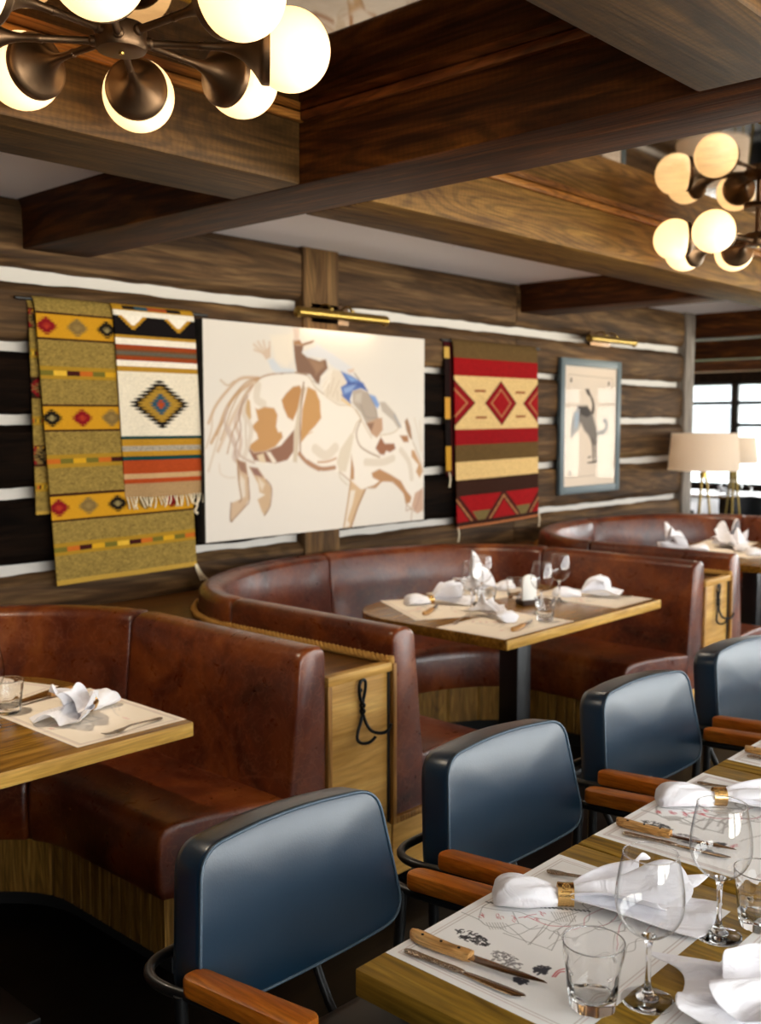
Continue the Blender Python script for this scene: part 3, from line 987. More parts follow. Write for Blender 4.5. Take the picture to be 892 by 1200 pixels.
# outside: lawn and a pale building across the way
bm = BM(); box(bm, 14.5, 25, -6, 24, -.35, -.15); o = struct('exterior_lawn', bm, M['grass'])
t = thing('building', 'pale grey building seen through the far window behind the table lamps', 'building', (30, 4, -.4))
bm = BM(); box(bm, 0, 6, 4, 22, 0, 3.2, .05); finish('building_wall', bm, M['pale_wall'], t)
bm = BM(); prism(bm, [(-.5, 3.5), (6.5, 3.5), (6.5, 22.5), (-.5, 22.5)], 3.2, 3.6, .1); finish('roof', bm, plain('grey_roof', '5c6068', .8), t)
shm = plain('dark_shutter', '5a626a', .5)
for y in (6, 9, 12, 15, 18):
    bm = BM(); box(bm, -.04, .02, y, y + 1.4, 1., 2.4, .02); finish('shutter', bm, shm, t)
# ceiling fittings on the plaster strip
t = thing('ceiling_speaker', 'round white speaker grille set in the white ceiling strip', 'speaker', (4.05, 3.05, ZC))
bm = BM(); lathe(bm, [(.0, -.006), (.125, -.006), (.135, -.012), (.15, -.008), (.152, 0)], 40); finish('grille', bm, M['vent'], t)
bm = BM(); lathe(bm, [(.125, -.0065), (.137, -.014), (.152, -.009), (.154, 0)], 40); finish('rim', bm, M['white'], t)
t = thing('ceiling_vent', 'flat rectangular grey vent in the white ceiling beside the beam', 'vent', (3.45, 2.72, ZC))
bm = BM(); box(bm, -.16, .16, -.10, .10, -.012, 0, .004); finish('frame', bm, M['vent'], t)
bm = BM()
for k in range(7): box(bm, -.14, .14, -.085 + k * .025, -.073 + k * .025, -.02, -.010, .002)
finish('louvre', bm, plain('vent_louvre', 'b0aeb0', .6), t)

def downlight(x, y, label):  # unseen lamp added above each booth to put warm light on its table
    t = thing('added_downlight', label, 'downlight', (x, y, ZC), group='added fill downlights over the booths, out of view')
    bm = BM(); lathe(bm, [(.045, .0), (.045, -.004), (.062, -.006), (.066, -.002), (.066, 0)], 36); finish('trim_ring', bm, M['white'], t)
    bm = BM(); lathe(bm, [(0, -.001), (.045, -.001), (.045, 0), (0, 0)], 36); finish('lens', bm, plain('added_downlight_lens', 'fff0d8', .4, emit='ffdca8', es=6.), t)
    l = bpy.data.lights.new('added_downlight_lamp', 'AREA'); l.shape = 'DISK'; l.size = .09; l.energy = 9; l.color = (1, .84, .64); l.spread = math.radians(120)
    o = bpy.data.objects.new('added_downlight_lamp', l); o.location = (x, y, ZC - .012); C.objects.link(o)
for x, l in ((1.05, 'added fill downlight, out of view, in the ceiling over the nearest booth'), (3.62, 'added fill downlight, out of view, in the ceiling over the laid booth'), (6.15, 'added fill downlight, out of view, in the ceiling over the farthest booth')): downlight(x, 2.72, l)

# ------------------------------------------------------------------ booths
def path(u, rx, ry, yc, y0, y2=None):
    """U of a booth seen from above: 0-1 first arm, 1-2 the curve, 2-3 second arm"""
    if y2 is None: y2 = y0
    if u <= 1: return Vector((-rx, y0 + (yc - y0) * u))
    if u >= 2: return Vector((rx, yc + (y2 - yc) * (u - 2)))
    a = PI * (2 - u)
    return Vector((rx * math.cos(a), yc + ry * math.sin(a)))
BY = 2.13
def bpath(u, d): return path(u, 1.06 + d, .72 + d, 2.95, BY)
BACKPROF = [(.055, .285), (.055, .862), (.050, .880), (.036, .892), (.010, .896), (-.020, .892), (-.042, .880), (-.052, .862), (-.066, .72), (-.090, .50), (-.105, .40), (-.105, .285)]
def back_seg(u0, u1, e0, e1, parent, label=None):
    bm = BM(); rings = []
    n = max(10, int((u1 - u0) * 26))
    L = .9 if u0 < 1 or u1 > 2 else 2.6
    us = [u0 + (u1 - u0) * i / n for i in range(n + 1)]
    du = .014 / L
    cx, cz = -.02, .6
    def ring(u, s):
        q = []
        for d, z in BACKPROF:
            dd = d - s * (1 if d > cx else -1) * .009; zz = z - (s * .010 if z > .85 else 0)
            w = bpath(u, dd); q.append((w.x, w.y, zz))
        return q
    ks = [(us[0] + .0015 / L, 1.), (us[0] + .3 * du, .45), (us[0] + du, 0.)] + [(u, 0.) for u in us[1:-1]] + [(us[-1] - du, 0.), (us[-1] - .3 * du, .45), (us[-1] - .0015 / L, 1.)]
    for u, s in ks: rings.append(ring(u, s))
    loft(bm, rings, True, True)
    return finish('backrest', bm, M['leather'], parent, 50)
def ipath(u, d, right=True):
    if u > 2:
        p = path(u, .595 + d, .38 + d, 2.75, BY, 2.25); return p
    return path(u, .595 + d, .38 + d, 2.75, BY)
def opath(u): return path(u, .975, .62, 2.95, BY)
def seat_seg(u0, u1, parent, zt=.46, zb=.25):
    bm = BM(); rings = []; n = max(10, int((u1 - u0) * 22)); L = .85 if u0 < 1 and u1 <= 1 else 1.3
    us = [u0 + (u1 - u0) * i / n for i in range(n + 1)]; du = .02 / L
    prof = [(1, zb, 0), (1, zt, 0), (.66, zt + .008, 0), (.33, zt + .006, 0), (0, zt - .002, .045), (0, zt - .012, .020), (0, zt - .030, .004), (0, zt - .06, 0), (0, (zb + zt) / 2, -.004), (0, zb + .02, 0), (0, zb, .012)]
    def ring(u, s):
        q = []; o_ = opath(u); i_ = ipath(u, 0); dr = (o_ - i_).normalized()
        for f, z, off in prof:
            p = i_ + (o_ - i_) * f + dr * (off + (s * .014 if f == 0 else 0))
            q.append((p.x, p.y, z - (s * .016 if z > .4 else -s * .004)))
        return q
    ks = [(us[0] + .002 / L, 1.), (us[0] + .25 * du, .5), (us[0] + .6 * du, .15), (us[0] + du, 0.)] + [(u, 0.) for u in us[1:-1]] + [(us[-1] - du, 0.), (us[-1] - .6 * du, .15), (us[-1] - .25 * du, .5), (us[-1] - .002 / L, 1.)]
    for u, s in ks: rings.append(ring(u, s))
    loft(bm, rings, True, True)
    return finish('seat', bm, M['leather'], parent, 50)
def make_booth(x, label):
    b = thing('booth_bench', label, 'booth', (x, 0, 0), group='leather booths along the log wall')
    for u0, u1 in ((0, 1.0), (1.0, 1.52), (1.52, 1.98), (1.98, 3)): back_seg(u0, u1, 0, 0, b)
    for u0, u1 in ((0, 1.12), (1.12, 1.88), (1.88, 3)): seat_seg(u0, u1, b)
    # slatted base
    bm = BM(); pts = []
    N = 400; prev = None; acc = 0
    for i in range(N + 1):
        u = 3 * i / N; p = ipath(u, .016)
        if prev is not None: acc += (p - prev).length
        prev = p; ph = (acc % .052) / .052
        dr = (opath(u) - ipath(u, 0)).normalized()
        pts.append(p + dr * (.005 if ph < .12 else 0))
    outer = [opath(3 * i / N) for i in range(N + 1)]
    pts[-1] = pts[-1] + Vector((0, .016)); 
    rings = [[(p.x, p.y, .08), (p.x, p.y, .252), (q.x, q.y + (.02 if 0 < i < N else .02), .252), (q.x, q.y + .02, .08)] for i, (p, q) in enumerate(zip(pts, outer))]
    loft(bm, rings, True, True); finish('base', bm, M['slat'], b, 20)
    bm = BM(); rings = []
    for i in range(61):
        u = 3 * i / 60; p = ipath(u, .07); q = opath(u)
        rings.append([(p.x, p.y + .05, 0), (p.x, p.y + .05, .082), (q.x, q.y + .05, .082), (q.x, q.y + .05, 0)])
    loft(bm, rings, True, True); finish('plinth', bm, M['toe'], b)
    # oak carcass under the arms
    for s in (-1, 1):
        bm = BM(); box(bm, min(s * .955, s * 1.115), max(s * .955, s * 1.115), BY + .002, 2.95, .08, .286, .003)
        finish('arm_base', bm, M['oak'], b)
    # rope laid along the outside of the first arm
    bm = BM(); cl = []
    for i in range(221):
        u = .004 + 1.5 * i / 220; w = bpath(u, 0.055 + .0165); cl.append(Vector((w.x, w.y, .8)))
    for st in range(3):
        hel = []; acc = 0
        for i, p in enumerate(cl):
            if i: acc += (p - cl[i - 1]).length
            t = (cl[min(i + 1, 220)] - cl[max(i - 1, 0)]).normalized(); nrm = Vector((-t.y, t.x, 0))
            a = acc / .06 * 2 * PI + st * 2 * PI / 3
            hel.append(p + (nrm * math.cos(a) + Vector((0, 0, 1)) * math.sin(a)) * .0075)
        tube(bm, hel, .0078, 6)
    w = bpath(.004, .0675); lathe(bm, [(0, -.014), (.011, -.012), (.013, 0), (.011, .012), (0, .014)], 12, (w.x, w.y, .8))
    finish('rope', bm, M['rope'], b, 60)
    # brown moulding framing the leather at the end of the first arm
    bm = BM(); box(bm, -1.130, -1.113, BY - .012, BY + .02, .262, .79, .003); box(bm, -1.113, -.955, BY - .012, BY + .02, .262, .284, .003)
    finish('end_frame', bm, M['oak_z'], b)
    return b
BX = [.965, 3.495, 6.025]
bl = ['brown leather booth nearest the camera, behind the cropped table with one bunched napkin',
      'brown leather horseshoe booth under the bucking horse painting, around the fully laid table',
      'brown leather booth under the framed print, farthest along the log wall']
b0 = make_booth(BX[0], bl[0]); b1 = dup(b0, bl[1], (BX[1], 0, 0)); b2 = dup(b0, bl[2], (BX[2], 0, 0))

# oak units between the booths
def make_divider(x, label):
    d = thing('booth_divider', label, 'divider unit', (x, 0, 0), group='oak units between booths')
    h = .1475
    bm = BM(); box(bm, -h, h, BY + .008, BY + .028, .08, .765, .002); finish('front_panel', bm, M['oak'], d)
    bm = BM(); box(bm, -h, h, BY - .006, BY + .03, .765, .795, .003); finish('top_rail', bm, M['oak'], d)
    bm = BM(); box(bm, -h, -h + .018, BY - .004, BY + .02, .08, .765, .003); finish('stile', bm, M['oak_z'], d)
    bm = BM(); box(bm, h - .022, h - .014, BY + .002, BY + .02, .27, .765, .002); finish('stile', bm, M['black'], d)
    bm = BM(); pts = []
    xr = lambda y: 0
    L_ = [bpath(3 - t, .0555) for t in np.linspace(0, 1.5, 40)]     # right arm of the booth before
    R_ = [bpath(t, .0555) for t in np.linspace(1.5, 0, 40)]         # first arm of the next booth
    off = (BX[1] - BX[0]) / 2
    pl = [(p.x - off, min(p.y + (.026 if i == 0 else 0), WY - .06)) for i, p in enumerate(L_)] + [(p.x + off, min(p.y + (.026 if i == 39 else 0), WY - .06)) for i, p in enumerate(R_)]
    # pull the back edge to the wall
    pl = [p for p in pl if abs(p[0]) < .75]
    a = [p for p in pl if p[0] < 0]; b = [p for p in pl if p[0] > 0]
    pl = a + [(a[-1][0], WY - .062), (b[0][0], WY - .062)] + b
    prism(bm, pl, .755, .785); finish('shelf', bm, M['oak_shelf'], d)
    bm = BM(); box(bm, -h, h, BY + .07, BY + .09, 0, .08); finish('plinth', bm, M['toe'], d)
    return d
DX = [(BX[0] + BX[1]) / 2, (BX[1] + BX[2]) / 2]
d0 = make_divider(DX[0], 'oak unit with twisted iron hook between the nearest booth and the laid booth')
d1 = dup(d0, 'oak unit with iron hook just before the farthest booth', (DX[1], 0, 0))
def make_hook(loc, label):
    t = thing('coat_hook', label, 'coat hook', loc, group='iron hooks on oak units'); t.scale = (.9, .9, .9)
    bm = BM()
    loop = smooth_path([(-.004, -.012, .035), (-.013, -.012, .055), (-.017, -.012, .088), (-.010, -.012, .108), (.004, -.012, .114), (.014, -.012, .104), (.014, -.012, .082), (.007, -.012, .055), (0, -.012, .035)], 6)
    tube(bm, loop, .0058, 8)
    for s in (0, PI):
        tube(bm, [(.0062 * math.cos(s + k * .55), -.012 + .0062 * math.sin(s + k * .55), .040 - k * .0036) for k in range(15)], .0056, 8)
    finish('twisted_loop', bm, M['iron'], t)
    for pts in ([(-.002, -.012, -.008), (-.012, -.013, -.035), (-.028, -.016, -.062), (-.036, -.022, -.085), (-.026, -.034, -.098), (-.004, -.045, -.098), (.016, -.05, -.088), (.022, -.052, -.080)],
                [(.003, -.012, -.008), (.012, -.013, -.032), (.024, -.016, -.056), (.036, -.024, -.072), (.055, -.038, -.080), (.074, -.05, -.078), (.088, -.056, -.066), (.094, -.058, -.050)]):
        bm = BM(); tube(bm, smooth_path(pts, 5), .0058, 8); finish('prong', bm, M['iron'], t)
    bm = BM(); lathe(bm, [(0, 0), (.008, 0), (.008, .004), (0, .006)], 10, (0, .0, .075), Matrix.Rotation(PI / 2, 4, 'X')); finish('screw', bm, M['iron'], t)
    return t
hk = make_hook((DX[0] + .0, BY + .006, .66), 'black twisted iron coat hook on the oak panel beside the nearest booth')
dup(hk, 'black twisted iron coat hook on the oak panel before the farthest booth', (DX[1], BY + .006, .66))
# ------------------------------------------------------------------ things on the log wall
PX0, PX1, PZ0, PZ1, PYF = 2.851, 4.384, 1.006, 2.013, 3.70
pt = thing('painting', 'large unframed canvas of a brown and white bucking horse throwing its rider', 'painting', ((PX0 + PX1) / 2, PYF, PZ0))
sh = Sheet(PX1 - PX0, PZ1 - PZ0, .005, 'e6dfd6')
for ln in PAINT.strip().splitlines():
    t, col, w, *v = ln.split(); v = np.array([float(x) for x in v]).reshape(-1, 2) / 1000
    if t == 'p': sh.poly(v, col, .001 * float(w) + .006)
    else: sh.stroke(v, .001 * float(w), col, .010, .9)
sh.col *= np.array([.78, .76, .74])
W_ = PX1 - PX0
sh.build('canvas', lambda U, V: (U - W_ / 2, np.zeros_like(U), V), M['paint'], pt)
bm = BM(); box(bm, -W_ / 2, W_ / 2, 0.0015, .064, 0, PZ1 - PZ0, .002); finish('stretcher', bm, plain('canvas_edge', '2a2622', .8), pt)

# framed print
FX0, FX1, FZ0, FZ1 = 5.84, 6.63, 1.065, 1.985
fp = thing('framed_print', 'slate framed print of a rearing grey horse under glass', 'framed print', ((FX0 + FX1) / 2, 3.735, FZ0))
fw, fh = FX1 - FX0, FZ1 - FZ0
for nm, a in (('frame_stile', (-fw / 2, -fw / 2 + .052, 0, .03, 0, fh)), ('frame_stile', (fw / 2 - .052, fw / 2, 0, .03, 0, fh)), ('frame_rail', (-fw / 2 + .052, fw / 2 - .052, 0, .03, 0, .052)), ('frame_rail', (-fw / 2 + .052, fw / 2 - .052, 0, .03, fh - .052, fh))):
    bm = BM(); box(bm, *a, .004); finish(nm, bm, M['frame_grey'], fp)
w_, h_ = fw - .1, fh - .1
s = Sheet(w_, h_, .005, 'ecdccb')
def fpt(*q): return [((x - 150) / 350 * w_, (1 - (y - 145) / 885) * h_) for x, y in q]      # within the mount
s.stroke(fpt((178, 210), (472, 222)), .005, 'b8a898'); s.stroke(fpt((178, 960), (472, 955)), .005, 'b8a898')
s.stroke(fpt((178, 210), (178, 960)), .005, 'b8a898'); s.stroke(fpt((472, 222), (472, 955)), .005, 'b8a898')
for q in ((195, 250), (446, 262), (195, 928)): s.stroke(fpt((q[0], q[1] - 8), (q[0], q[1] + 8)), .02, '4c4642')
s.poly(fpt((285, 310), (310, 308), (322, 345), (340, 380), (350, 420), (352, 470), (340, 500), (330, 470), (335, 420), (320, 370), (300, 350)), '4a4038', .01)
s.poly(fpt((235, 440), (300, 430), (340, 500), (355, 560), (375, 640), (375, 700), (360, 740), (340, 720), (310, 650), (285, 620), (260, 560), (240, 620), (200, 670), (205, 560), (225, 500)), '7c746e', .02)
s.poly(fpt((235, 440), (300, 440), (330, 500), (300, 520), (260, 500)), '3e3632', .012); s.poly(fpt((225, 480), (248, 490), (240, 600), (222, 600)), '7890a8', .012)
s.stroke(fpt((220, 490), (205, 570), (202, 665)), .02, '5a5450'); s.stroke(fpt((248, 560), (238, 620)), .012, '5a5450')
s.stroke(fpt((385, 635), (415, 630), (438, 590), (430, 550), (418, 545)), .035, '6a625c', .012)
s.stroke(fpt((338, 690), (345, 760), (350, 840)), .022, '5a504a'); s.stroke(fpt((365, 700), (362, 760), (372, 845)), .022, '6a605a')
s.stroke(fpt((312, 860), (384, 855)), .012, '3a3430'); s.stroke(fpt((315, 820), (330, 815)), .012, '4a4440')
s.stroke(fpt((300, 440), (325, 480), (345, 490)), .014, '564c44')
s.col *= np.array([.72, .70, .68])
s.build('print', lambda U, V: (U - w_ / 2, np.full_like(U, .012), V + .05), M['print'], fp)
bm = BM(); bm.faces.new([bm.verts.new(v) for v in ((-w_ / 2, .008, .05), (w_ / 2, .008, .05), (w_ / 2, .008, .05 + h_), (-w_ / 2, .008, .05 + h_))]); finish('glass', bm, M['print_glass'], fp)
bm = BM(); box(bm, -fw / 2 + .01, fw / 2 - .01, 0.014, .030, .01, fh - .01); finish('backing', bm, M['black'], fp)

# brass picture lights
def picture_light(x0, x1, z, label, y=3.66):
    t = thing('picture_light', label, 'picture light', ((x0 + x1) / 2, y, z), group='brass picture lights')
    L = (x1 - x0) / 2; q = Matrix.Rotation(PI / 2, 4, 'Y')
    bm = BM(); n = 28; rings = []
    for k in range(2):      # a half-open trough
        x = (-L, L)[k]
        rings.append([(x, .027 * math.cos(a), .027 * math.sin(a)) for a in np.linspace(-.5, PI + .9, n)] + [(x, .0245 * math.cos(a), .0245 * math.sin(a)) for a in np.linspace(PI + .9, -.5, n)])
    loft(bm, rings, True, True); finish('shade', bm, M['brass'], t)
    for s in (-1, 1):
        bm = BM(); lathe(bm, [(0, 0), (.026, 0), (.0275, .004), (.026, .012), (.018, .018), (0, .018)], 24, (s * L - (0 if s > 0 else 0), 0, 0), Matrix.Rotation(s * PI / 2, 4, 'Y')); finish('end_cap', bm, M['brass'], t)
    for s in (-.25, .25):
        bm = BM(); tube(bm, smooth_path([(s * L, .01, .022), (s * L, .03, .05), (s * L, .07, .055), (s * L, WY - .055 - y, .03)], 6), .006, 8); finish('bracket_arm', bm, M['brass'], t)
        bm = BM(); lathe(bm, [(0, -.008), (.010, -.006), (.012, 0), (.010, .008), (0, .010)], 12, (s * L, .012, .03)); finish('knob', bm, M['brass'], t)
    bm = BM(); box(bm, -L * .45, L * .45, WY - .064 - y, WY - .045 - y, -.035, .07, .006); finish('back_plate', bm, M['bronze'], t)
    bm = BM(); lathe(bm, [(0, -L * .85), (.010, -L * .85), (.010, L * .85), (0, L * .85)], 12, (0, 0, -.004), q); finish('lamp_tube', bm, plain('warm_tube', 'fff0d0', .4, emit='ffc878', es=2.2), t)
    return t
picture_light(3.40, 4.01, 2.083, 'brass picture light above the bucking horse canvas')
picture_light(6.07, 6.66, 2.118, 'brass picture light above the framed print')

# woven blankets hung on rails
def bands(s, rows):
    """rows: (v0, v1, colour) from the top, as fractions"""
    f = 1 - s.V / s.h
    for a, b, c in rows: s.col[(f >= a) & (f < b)] = hx(c)
def stepped(s, cu, cv, hu, hv, col, n):
    """a stepped lozenge; centre and half sizes in metres"""
    du = np.abs(s.U - cu) / hu; dv = np.abs(s.V - cv) / hv
    k = np.floor(dv * n) / n
    jag = (dv * n) % 1
    m = (dv < 1) & (du < (1 - k - 1.1 / n) + (1.7 / n) * (1 - np.abs(2 * jag - 1)))
    s.col[m] = hx(col)
def lozenge(s, cu, cv, hu, hv, col):
    s.col[(np.abs(s.U - cu) / hu + np.abs(s.V - cv) / hv) < 1] = hx(col)
def heather(s, amt=.16):
    n = rng.normal(1, amt, s.U.shape); n = (n + np.roll(n, 1, 1) + np.roll(n, 2, 1)) / 3
    s.col *= np.clip(n, .5, 1.5)[..., None]
def hang(lean, amp, k, ph, w, h, bottom=0.):
    def f(U, V):
        d = 1 - V / h
        return (U - w / 2 + lean * d, amp * d * np.sin(k * U + ph) + .022 * np.exp(-(h - V) / .018) + amp * .4 * np.sin(k * 2.3 * U + ph * 2 + 3 * d) * d, V + bottom * (U / w) * d)
    return f
def green_sheet(w, h, step=.0028):
    s = Sheet(w, h, step, '8c7a2e')
    gr = '8a7238'
    s.col[:] = hx(gr); heather(s, .35)
    f = 1 - s.V / h
    for a, b in ((.058, .137), (.373, .452), (.685, .767)):
        bands(s, [(a - .008, b + .008, '3a1c0c'), (a, b, 'c08a1c')])
    for v in (.257, .563, .873):
        bands(s, [(v - .022, v + .022, 'a07a22')])
        cs = ['3a1410', 'c8961e', '6c6224', 'd8ac38', '3a1410', 'b8601e', '6c6224', 'c8961e', '6c6224', 'b8601e']
        for i in range(14):
            m = (np.abs(f - v) < .0085) & (s.U / w >= i / 12.) & (s.U / w < (i + 1) / 12.)
            s.col[m] = hx(cs[(i + int(v * 10)) % 10])
    bands(s, [(.983, 1.01, 'b8923c')])
    cols = {'r': '7c1418', 'g': '7a6236', 'k': '20180e'}
    for v, seq, u0 in ((.0975, 'rgkgr', .06), (.4125, 'krgkr', .05), (.726, 'rgkgr', .05)):
        for i, c in enumerate(seq):
            cu = (u0 + i * .195) * w; cv = (1 - v) * h
            stepped(s, cu, cv, .046, .036, cols[c], 4); stepped(s, cu, cv, .016, .012, {'r': 'a03020', 'g': '8a7040', 'k': '8a7a50'}[c], 2)
    return s
gw, gh = .70, 1.155
gz1 = 2.045
g = thing('wool_blanket', 'long green and gold striped blanket hung on the log wall, partly behind a shorter one', 'blanket', (2.06 + gw / 2, 3.735, gz1 - gh))
s = green_sheet(gw, gh); s.build('front_fold', hang(.065, .006, 9, .5, gw, gh, .012), M['rug'], g, .006)
s = green_sheet(.12, .86, .005)
o = s.build('back_fold', hang(.01, .004, 14, 1.5, .12, .86), M['rug'], g, .006); o.location = (-gw / 2 + .045, .022, gh - .862)
bm = BM(); r0 = random.Random(2)
for i in range(3):
    x = gw / 2 + .055 + i * .004; tube(bm, smooth_path([(x, 0, .02), (x + .012 + i * .005, -.004, -.02), (x + .03 + i * .012, -.004, -.055)], 4), [.004] * 8 + [.007], 6)
finish('tassel', bm, M['fringe'], g)
bm = BM(); tube(bm, smooth_path([(gw / 2 + .045, .004, .30), (gw / 2 + .07, -.002, .29), (gw / 2 + .06, 0, .262), (gw / 2 + .075, 0, .25)], 5), .006, 6); finish('tassel', bm, M['fringe'], g)

ww, wh = .415, .815
wz1 = 2.045
w = thing('wool_blanket', 'short cream blanket with a black stepped diamond and white fringe', 'blanket', (2.405 + ww / 2, 3.722, wz1 - wh))
s = Sheet(ww, wh, .0022, 'dccdb4')
R_ = lambda a: (a - 90) / 873
bands(s, [(R_(a), R_(b), c) for a, b, c in ((90, 118, 'b0821e'), (118, 140, 'e6dccb'), (140, 225, '120c0c'), (225, 240, 'a87c26'), (240, 268, 'e8ddcc'), (268, 290, '8c3a18'), (290, 298, '6a4628'), (298, 314, '5a5448'), (314, 320, '6a4628'), (320, 338, '8c3a18'), (338, 365, 'e8ddcc'), (365, 388, 'a87c26'), (388, 680, 'e0d3bc'), (680, 696, '0e3838'), (696, 726, 'ae7f22'), (726, 750, 'a89c8a'), (750, 774, 'ae7f22'), (774, 792, '0e3838'), (792, 853, 'a0401a'), (853, 878, 'b89468'), (878, 898, 'a0401a'), (898, 970, 'a08058'))])
f = 1 - s.V / wh
for cu in (.22, .78):
    for hu, hv, c in ((.165, 60, 'b08022'), (.115, 42, 'ece2d2')):
        du = np.abs(s.U / ww - cu) / hu; dv = (f - R_(140)) / (hv / 873); k = np.floor(np.clip(dv, 0, 1) * 6) / 6
        s.col[(dv >= 0) & (dv < 1) & (du < 1 - k)] = hx(c)
m = (f < R_(112)) & (f > R_(95))
for a, b, c in ((.12, .26, '1c1412'), (.26, .42, '2a4a5a'), (.42, .66, 'a04a24'), (.66, .84, '1c1412')): s.col[m & (s.U / ww >= a) & (s.U / ww < b)] = hx(c)
m = np.abs(f - R_(738)) < .011; s.col[m] = (s.col * rng.uniform(.4, 1.25, s.U.shape)[..., None])[m]
cv = (1 - R_(535)) * wh
stepped(s, ww * .49, cv, .145, .104, '161010', 7); stepped(s, ww * .49, cv, .108, .078, 'a07a2a', 6); stepped(s, ww * .49, cv, .052, .046, '2c4c5c', 4); stepped(s, ww * .49, cv, .020, .020, 'a0401a', 2)
heather(s, .10)
s.build('woven_panel', hang(.045, .007, 13, 2.2, ww, wh), M['rug'], w, .006)
bm = BM(); r0 = random.Random(5)
for i in range(26):
    x = -ww / 2 + .05 + i * ww / 26 + (.0); dx = r0.uniform(-.02, .025); L = r0.uniform(.035, .05)
    tube(bm, smooth_path([(x, -.002, .004), (x + dx * .4, -.008, -L * .5), (x + dx, -.006, -L)], 4), .0034, 5)
o = finish('fringe', bm, M['fringe'], w); o['kind'] = 'stuff'

rw, rh = .86, 1.115
rz1 = 2.035
r = thing('wool_blanket', 'red and cream blanket with a row of red diamonds, between canvas and framed print', 'blanket', (4.685 + rw / 2, 3.735, rz1 - rh))
s = Sheet(rw, rh, .004, '7c1016')
Q = lambda a: (a - 70) / 1473
bands(s, [(Q(a), Q(b), c) for a, b, c in ((60, 210, '5c4626'), (210, 348, '8c0c10'), (348, 765, 'cfae76'), (765, 888, '840c12'), (888, 1018, '5a4424'), (1018, 1158, 'd0ae74'), (1158, 1288, '30180e'), (1288, 1492, '8c0e12'), (1492, 1522, '30180e'), (1522, 1560, 'a0603a'))])
X_ = lambda a: (a - 145) / 595 * rw
Yv = lambda a: (1 - Q(a)) * rh
for cu, hu in ((X_(460), .165), (X_(140), .205), (X_(748), .18)):
    for k, c in ((1., '4c1410'), (.93, '7e0e14'), (.66, 'a87048'), (.56, '8c0e14')): lozenge(s, cu, Yv(557), hu * k, .138 * k, c)
for x, y in ((315, 460), (605, 465), (320, 670), (605, 665)):
    s.col[(np.abs(s.U - X_(x)) < .055) & (np.abs(s.V - Yv(y)) < .0055)] = hx('7a3418')
msk = (s.V < Yv(1288)) & (s.V > Yv(1492))
for cu in (X_(145), X_(465), X_(775)):
    d = np.abs(s.U - cu) / .225 + (Yv(1300) - s.V) / -.16
    t_ = (Yv(1290) - s.V) / (Yv(1290) - Yv(1492)); e = np.abs(s.U - cu) / .17
    s.col[msk & (np.abs(t_ - e - .05) < .22)] = hx('42160f'); s.col[msk & (np.abs(t_ - e - .12) < .055)] = hx('9c6a42')
for cu in (X_(310), X_(615)):
    t_ = (s.V - Yv(1492)) / (Yv(1420) - Yv(1492)); s.col[msk & (t_ < 1) & (np.abs(s.U - cu) < .035 + .05 * t_)] = hx('6a5a34')
heather(s, .14)
s.build('front_fold', hang(.05, .006, 8, 1., rw, rh, .02), M['rug'], r, .007)
s = Sheet(.10, .80, .005, '3a0c0e')
f = 1 - s.V / .80
for a, b, c in ((.06, .14, 'c09a4c'), (.14, .42, '1c0e0c'), (.42, .58, 'c8923c'), (.58, .78, '140c0a'), (.78, .96, 'b8882e')): s.col[(f > a) & (f < b) & (s.U < .05)] = hx(c)
o = s.build('back_fold', hang(.03, .004, 10, .5, .10, .80), M['rug'], r, .006); o.location = (-rw / 2 - .012, .02, rh - .80)
for x, z in ((-rw / 2 + .055, .0), (rw / 2 + .045, .03), (-rw / 2 - .03, .33)):
    bm = BM(); tube(bm, smooth_path([(x, 0, z + .01), (x + .008, -.003, z - .03), (x - .002, -.003, z - .075)], 4), [.005] * 8 + [.008], 6); finish('tassel', bm, M['fringe'], r)
def rail(x0, x1, z, label):
    t = thing('blanket_rail', label, 'rail', ((x0 + x1) / 2, 3.755, z), group='black rails for blankets')
    L = (x1 - x0) / 2
    bm = BM(); tube(bm, [(-L, 0, 0), (L, 0, 0)], .007, 10); finish('bar', bm, M['black_metal'], t)
    for s_ in (-1, 1):
        bm = BM(); tube(bm, [(s_ * (L - .02), 0, 0), (s_ * (L - .02), .03, 0)], .008, 8); lathe(bm, [(0, 0), (.02, 0), (.02, -.006), (0, -.006)], 16, (s_ * (L - .02), .022, 0), Matrix.Rotation(PI / 2, 4, 'X')); finish('bracket', bm, M['black_metal'], t)
rail(1.99, 2.92, 2.035, 'thin black rail carrying the green blanket and the fringed cream blanket')
rail(4.60, 5.60, 2.025, 'thin black rail carrying the red diamond blanket')

